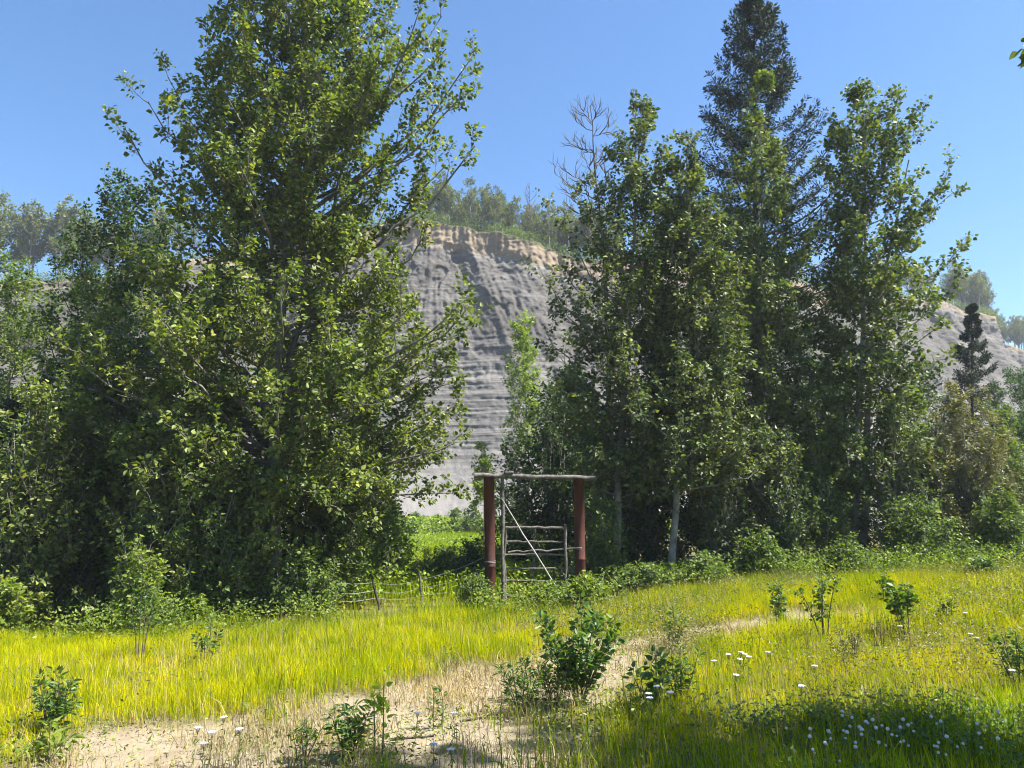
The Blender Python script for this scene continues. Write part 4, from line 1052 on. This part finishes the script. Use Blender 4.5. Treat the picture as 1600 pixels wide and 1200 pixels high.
sapling('poplar_sapling', 'largest dark leafy sapling in the middle of the sandy track', 905, 1095, 0.82, 0.42, 11, 0.095, M_SAP, 601, 26, 0.55, 0.2, 4)
sapling('willow_sapling', 'narrow-leaved sapling left of the largest sapling on the track', 815, 1108, 0.42, 0.24, 8, 0.075, M_SAP, 602, 20, 0.3, 0.1, 2)
sapling('poplar_sapling', 'thin sapling with big dark leaf right of the largest sapling', 1022, 1110, 0.50, 0.26, 6, 0.11, M_SAP, 603, 9, 0.6, 0.2, 1)
sapling('willow_sapling', 'bushy willow sapling beside the white yarrow right of the track', 1062, 1095, 0.46, 0.2, 8, 0.075, M_SAP, 604, 18, 0.28, 0.1, 2)
sapling('willow_sapling', 'dark narrow-leaved sapling in the foreground sand, left of centre', 545, 1180, 0.36, 0.16, 9, 0.085, M_SAP, 605, 22, 0.26, 0.08, 1)
sapling('poplar_sapling', 'bright yellow-green sapling glowing in the foreground sand', 592, 1172, 0.47, 0.07, 2, 0.085, M_SAPY, 606, 13, 0.6, 0.15, 1)
sapling('willow_sapling', 'thin dark sapling left of the foreground pair in the sand', 472, 1178, 0.28, 0.14, 6, 0.05, M_SAP, 607, 18, 0.25, 0.1, 2)
sapling('poplar_sapling', 'small upright sapling alone on the sand left of the track bend', 683, 1132, 0.30, 0.05, 2, 0.06, M_SAP, 608, 18, 0.35, 0.1, 0)
sapling('willow_sapling', 'dark bushy sapling in the bright grass at lower left', 78, 1148, 0.46, 0.2, 9, 0.08, M_SAP, 609, 20, 0.35, 0.12, 3)
sapling('poplar_sapling', 'tall thin sapling with bare stem in the left grass', 217, 1040, 0.95, 0.22, 4, 0.08, M_SAP, 610, 22, 0.5, 0.42, 3)
sapling('poplar_sapling', 'small dark sapling in the left grass below the tall poplar', 322, 1040, 0.50, 0.16, 4, 0.075, M_SAP, 611, 18, 0.5, 0.4, 2)
sapling('poplar_sapling', 'dark round-leaved sapling in grass behind the sandy patch', 1218, 978, 0.62, 0.14, 5, 0.08, M_SAP, 612, 20, 0.6, 0.25, 2)
sapling('poplar_sapling', 'leaning twiggy sapling at the right end of the sandy patch', 1288, 1005, 0.85, 0.26, 5, 0.075, M_SAP, 613, 18, 0.6, 0.35, 3)
sapling('poplar_sapling', 'compact dark sapling on a bare stem in the right grass', 1418, 1000, 0.66, 0.22, 5, 0.09, M_SAP, 614, 20, 0.7, 0.5, 3)
sapling('poplar_sapling', 'small thin sapling right of the compact dark sapling', 1482, 985, 0.40, 0.10, 3, 0.06, M_SAP, 615, 14, 0.6, 0.5, 2)
sapling('poplar_sapling', 'small upright sapling near the tree line at right', 1384, 945, 0.55, 0.08, 3, 0.075, M_SAP, 616, 16, 0.5, 0.4, 2)
sapling('dead_weed', 'withered brown weed stalk in the right grass', 1378, 1022, 0.42, 0.10, 3, 0.04, M_DRY, 617, 10, 0.4, 0.4, 2)
sapling('willow_sapling', 'dark bushy sapling at the right picture edge', 1592, 1075, 0.5, 0.2, 8, 0.07, M_SAP, 618, 20, 0.35, 0.1, 3)
sapling('willow_sapling', 'sapling with pale leaves on the sand right of the largest sapling', 1050, 1010, 0.48, 0.22, 6, 0.07, M_SHRUB, 619, 16, 0.4, 0.15, 2)
sapling('willow_sapling', 'short leafy sapling just left of the largest sapling', 866, 1100, 0.45, 0.18, 7, 0.07, M_SHRUB, 620, 18, 0.35, 0.1, 2)
sapling('broadleaf_weed', 'broad-leaved dock weed in the lower right grass', 1375, 1130, 0.22, 0.14, 6, 0.14, M_WEED, 621, 3, 0.28, 0.1, 0, stem_mat=M_STEM)
sapling('broadleaf_weed', 'bright spreading weed at the lower right above the clover', 1490, 1120, 0.25, 0.2, 8, 0.07, M_WEED, 622, 10, 0.35, 0.1, 1, stem_mat=M_STEM)
sapling('broadleaf_weed', 'bright broad-leaved weed at the bottom left corner', 70, 1185, 0.26, 0.2, 7, 0.09, M_WEED, 623, 9, 0.4, 0.15, 1, stem_mat=M_STEM)
sapling('willow_sapling', 'grey-green twiggy sapling in the middle of the right grass', 1330, 1040, 0.40, 0.28, 8, 0.045, M_WILLOW, 624, 18, 0.35, 0.1, 3)

pts = np.array([(a + rw.normal() * (0.12 + s * 0.6), b + rw.normal() * (0.12 + s * 0.6)) for a, b, s in SAPS for _ in range(26)])
scatter_leaves('herb_tufts', np.stack([pts[:, 0], pts[:, 1], hgt(pts[:, 0], pts[:, 1]) - 0.04], -1), rw, M_WEED, 0.04, 9, 0.05, 0.17, 'small herbs growing round the feet of the saplings', width=0.35)

# ------------------------------------------------------------------ flowers
def yarrow_parts(seed):
    rng = rng_(seed); h = 1.0
    t = Tubes(); s = np.linspace(0, 1, 6)
    t.add(np.stack([0.03 * np.sin(s * 2), 0.02 * s, s * 0.34], -1), 0.0035 * (1 - .3 * s), 5)
    top = np.array([0.03 * math.sin(2), 0.02, 0.34])
    for i in range(7):
        a = i * 0.9; t.add(np.array([top - [0, 0, .05], top + [0.028 * math.cos(a), 0.028 * math.sin(a), 0.012]]), [0.0018, 0.0014], 4)
    bm = bmesh.new()
    for i in range(16):
        r = 0.047 * math.sqrt((i + .5) / 16); a = i * 2.4
        m = bmesh.ops.create_icosphere(bm, subdivisions=1, radius=0.0135)
        for v in m['verts']:
            v.co.z *= 0.5; v.co.x += top[0] + r * math.cos(a); v.co.y += top[1] + r * math.sin(a); v.co.z += top[2] + 0.016 - r * 0.12 + rng.random() * 0.002
    me = bpy.data.meshes.new('flower_head'); bm.to_mesh(me); bm.free(); me.materials.append(M_WHITE)
    P = np.stack([0.03 * np.sin(np.linspace(.1, .9, 10) * 2), 0.02 * np.linspace(.1, .9, 10), np.linspace(.05, .28, 10)], -1)
    A = nrm(rng.normal(size=P.shape) + UP * .4)
    return t.mesh('stem', M_STEM), me, leaf_mesh('leaf', P, A, nrm(UP + rng.normal(size=P.shape) * .3), np.full(10, 0.07), M_SHRUB, width=0.2)
YP = [yarrow_parts(700 + i) for i in range(3)]
ry = rng_(710)
def yarrow(px, py, h, label, group):
    g = ground_at(px, py + 18); z = float(hgt(g[0], g[1])) - 0.04
    # stand the stem where the head lines up with the spot measured in the photograph
    root = empty('yarrow', (g[0], g[1], z), label, 'flower', group)
    sc = h / 0.34
    root.scale = (0.52, 0.52, sc); root.rotation_euler = (ry.normal() * .06, ry.normal() * .06, ry.random() * 6.28)
    p = YP[int(ry.random() * 3)]
    for nm, me in zip(('stem', 'flower_head', 'leaf'), p): link(nm, me, root)
for px, py in ((302, 1158), (325, 1165), (348, 1140), (318, 1185), (372, 1160)):
    yarrow(px, py + 12, 0.24, 'white yarrow in the cluster on the sandy foreground at left', 'yarrow cluster at left')
for px, py in ((1137, 1030), (1155, 1028), (1163, 1030), (1168, 1036), (1122, 1046), (1150, 1040), (1200, 1028), (1275, 1056), (1154, 1072), (1258, 1092)):
    yarrow(px, py + 20, 0.30, 'white yarrow standing in the yellow grass right of centre', 'yarrow in the right grass')
for px, py in ((1012, 1104), (1028, 1090), (1048, 1098), (1020, 1112)):
    yarrow(px, py + 18, 0.28, 'white yarrow beside the bushy willow sapling', 'yarrow beside the willow sapling')
for px, py in ((646, 1128), (711, 1130), (682, 1185), (702, 1195)):
    yarrow(px, py + 22, 0.26, 'white yarrow in the bottom centre foreground sand', 'yarrow at bottom centre')
for px, py in ((1518, 1000), (1528, 1008), (1590, 1068), (1412, 985), (1510, 962)):
    yarrow(px, py + 16, 0.30, 'white yarrow among the grass at far right', 'yarrow at far right')

def clover_mesh():
    bm = bmesh.new()
    rng = rng_(720)
    for i in range(14):
        m = bmesh.ops.create_icosphere(bm, subdivisions=1, radius=0.0042)
        f = (i + .5) / 14; r = 0.0068 * math.sqrt(1 - (2 * f - 1) ** 2); a = i * 2.4
        for v in m['verts']: v.co.x += r * math.cos(a); v.co.y += r * math.sin(a); v.co.z += 0.184 + 0.0066 * (1 - 2 * f)
    nf = len(bm.faces)
    m = bmesh.ops.create_cone(bm, segments=5, radius1=0.002, radius2=0.0016, depth=0.18, cap_ends=False)
    for v in m['verts']: v.co.z += 0.09
    bm.faces.ensure_lookup_table()
    for i, f in enumerate(bm.faces): f.material_index = 0 if i < nf else 1
    me = bpy.data.meshes.new('clover'); bm.to_mesh(me); bm.free(); me.materials.append(M_WHITE); me.materials.append(M_STEM)
    return me
CM = clover_mesh()
rc = rng_(730)
cnt = 0
while cnt < 60:
    px = 1390 + 95 * rc.normal(); py = 1172 + 20 * rc.normal()
    if not (1230 < px < 1590 and 1138 < py < 1215): continue
    g = ground_at(px, py + 26)
    o = link('clover_flower', CM); o.location = (g[0], g[1], float(hgt(g[0], g[1])) - 0.01 + 0.05 * rc.random())
    s = 0.75 + 0.45 * rc.random(); o.scale = (s, s, s); o.rotation_euler = (rc.normal() * .15, rc.normal() * .15, rc.random() * 6)
    tag(o, 'small white clover flower in the shaded patch at bottom right', 'flower', 'white clover at bottom right')
    cnt += 1
x = 1.6 + 3.2 * rw.random(2600); y = 4.3 + 1.9 * rw.random(2600)
k = in_view(x, y) & (fbm(x * 1.3, y * 1.3, 131, 2) > 0.36); x, y = x[k], y[k]
scatter_leaves('clover_leaves', np.stack([x, y, hgt(x, y)], -1), rw, M_SAP, 0.032, 7, 0.05, 0.14, 'clover leaves carpeting the shaded ground at bottom right', width=0.8, updir=1.2)

# ------------------------------------------------------------------ sticks and clods on the sand
def stick(label, a, b, r, seed):
    A = ground_at(*a); B = ground_at(*b)
    P, R = wobbly(A, B, r, rng_(seed), 9, 0.015, 6, 0.4)
    P[:, 2] = hgt(P[:, 0], P[:, 1]) - 0.05 * track_mask(P[:, 0], P[:, 1]) + r * 0.8
    t = Tubes(); t.add(P, R, 6, cap=True)
    tag(link('fallen_stick', t.mesh('fallen_stick', B_DARK)), label, 'stick')
stick('dark stick lying on the sand right of the bright sapling', (612, 1147), (678, 1141), 0.010, 801)
stick('dark stick on the sand left of the largest sapling', (722, 1118), (790, 1110), 0.009, 802)
stick('dark stick on the sand below the largest sapling', (945, 1112), (1000, 1122), 0.011, 803)
rs = rng_(810); n = 900
x = -6 + 11 * rs.random(n * 4); y = 4.6 + 8 * rs.random(n * 4)
k = in_view(x, y) & (rs.random(n * 4) < track_mask(x, y)); x, y = x[k][:n], y[k][:n]; n = len(x)
S = 0.006 + 0.018 * rs.random(n) ** 3
T0 = np.array([[1, 0, 0], [0, 1, 0], [-1, 0, 0], [0, -1, 0], [0, 0, .7], [0, 0, -.5]], float)
F0 = np.array([[0, 1, 4], [1, 2, 4], [2, 3, 4], [3, 0, 4], [1, 0, 5], [2, 1, 5], [3, 2, 5], [0, 3, 5]])
V = np.stack([x, y, hgt(x, y) - 0.05 * track_mask(x, y) + 0.003], -1)[:, None] + S[:, None, None] * T0[None] * (0.7 + .6 * rs.random((n, 6, 1)))
F = (F0[None] + (np.arange(n) * 6)[:, None, None]).reshape(-1, 3)
tag(link('pebbles', mesh_np('pebbles', V.reshape(-1, 3), tris=F, mat=flat_mat('pebble', (0.36, 0.30, 0.22), .9, .2))), 'small pebbles and clods strewn over the sandy track', 'pebbles', kind='stuff')

# ------------------------------------------------------------------ summer haze
def build_haze():
    me = box_mesh('haze', (420, 330, 75), None, 0.0) if False else None
    bm = bmesh.new(); bmesh.ops.create_cube(bm, size=1.0)
    for v in bm.verts:
        v.co.x = v.co.x * 1500; v.co.y = v.co.y * 1100 + 230; v.co.z = -3 if v.co.z < 0 else 62
    me = bpy.data.meshes.new('haze'); bm.to_mesh(me); bm.free()
    m, nt, out = newmat('summer_haze')
    v = nt.nodes.new('ShaderNodeVolumePrincipled'); v.inputs['Color'].default_value = (0.80, 0.88, 1.0, 1); v.inputs['Density'].default_value = HAZE
    v.inputs['Anisotropy'].default_value = 0.2
    nt.links.new(v.outputs[0], out.inputs['Volume'])
    me.materials.append(m)
    tag(link('haze', me), 'thin summer haze in the air', 'haze', kind='stuff')
HAZE = 0.0006
build_haze()
print('TRIS in foliage', NTRI[0])
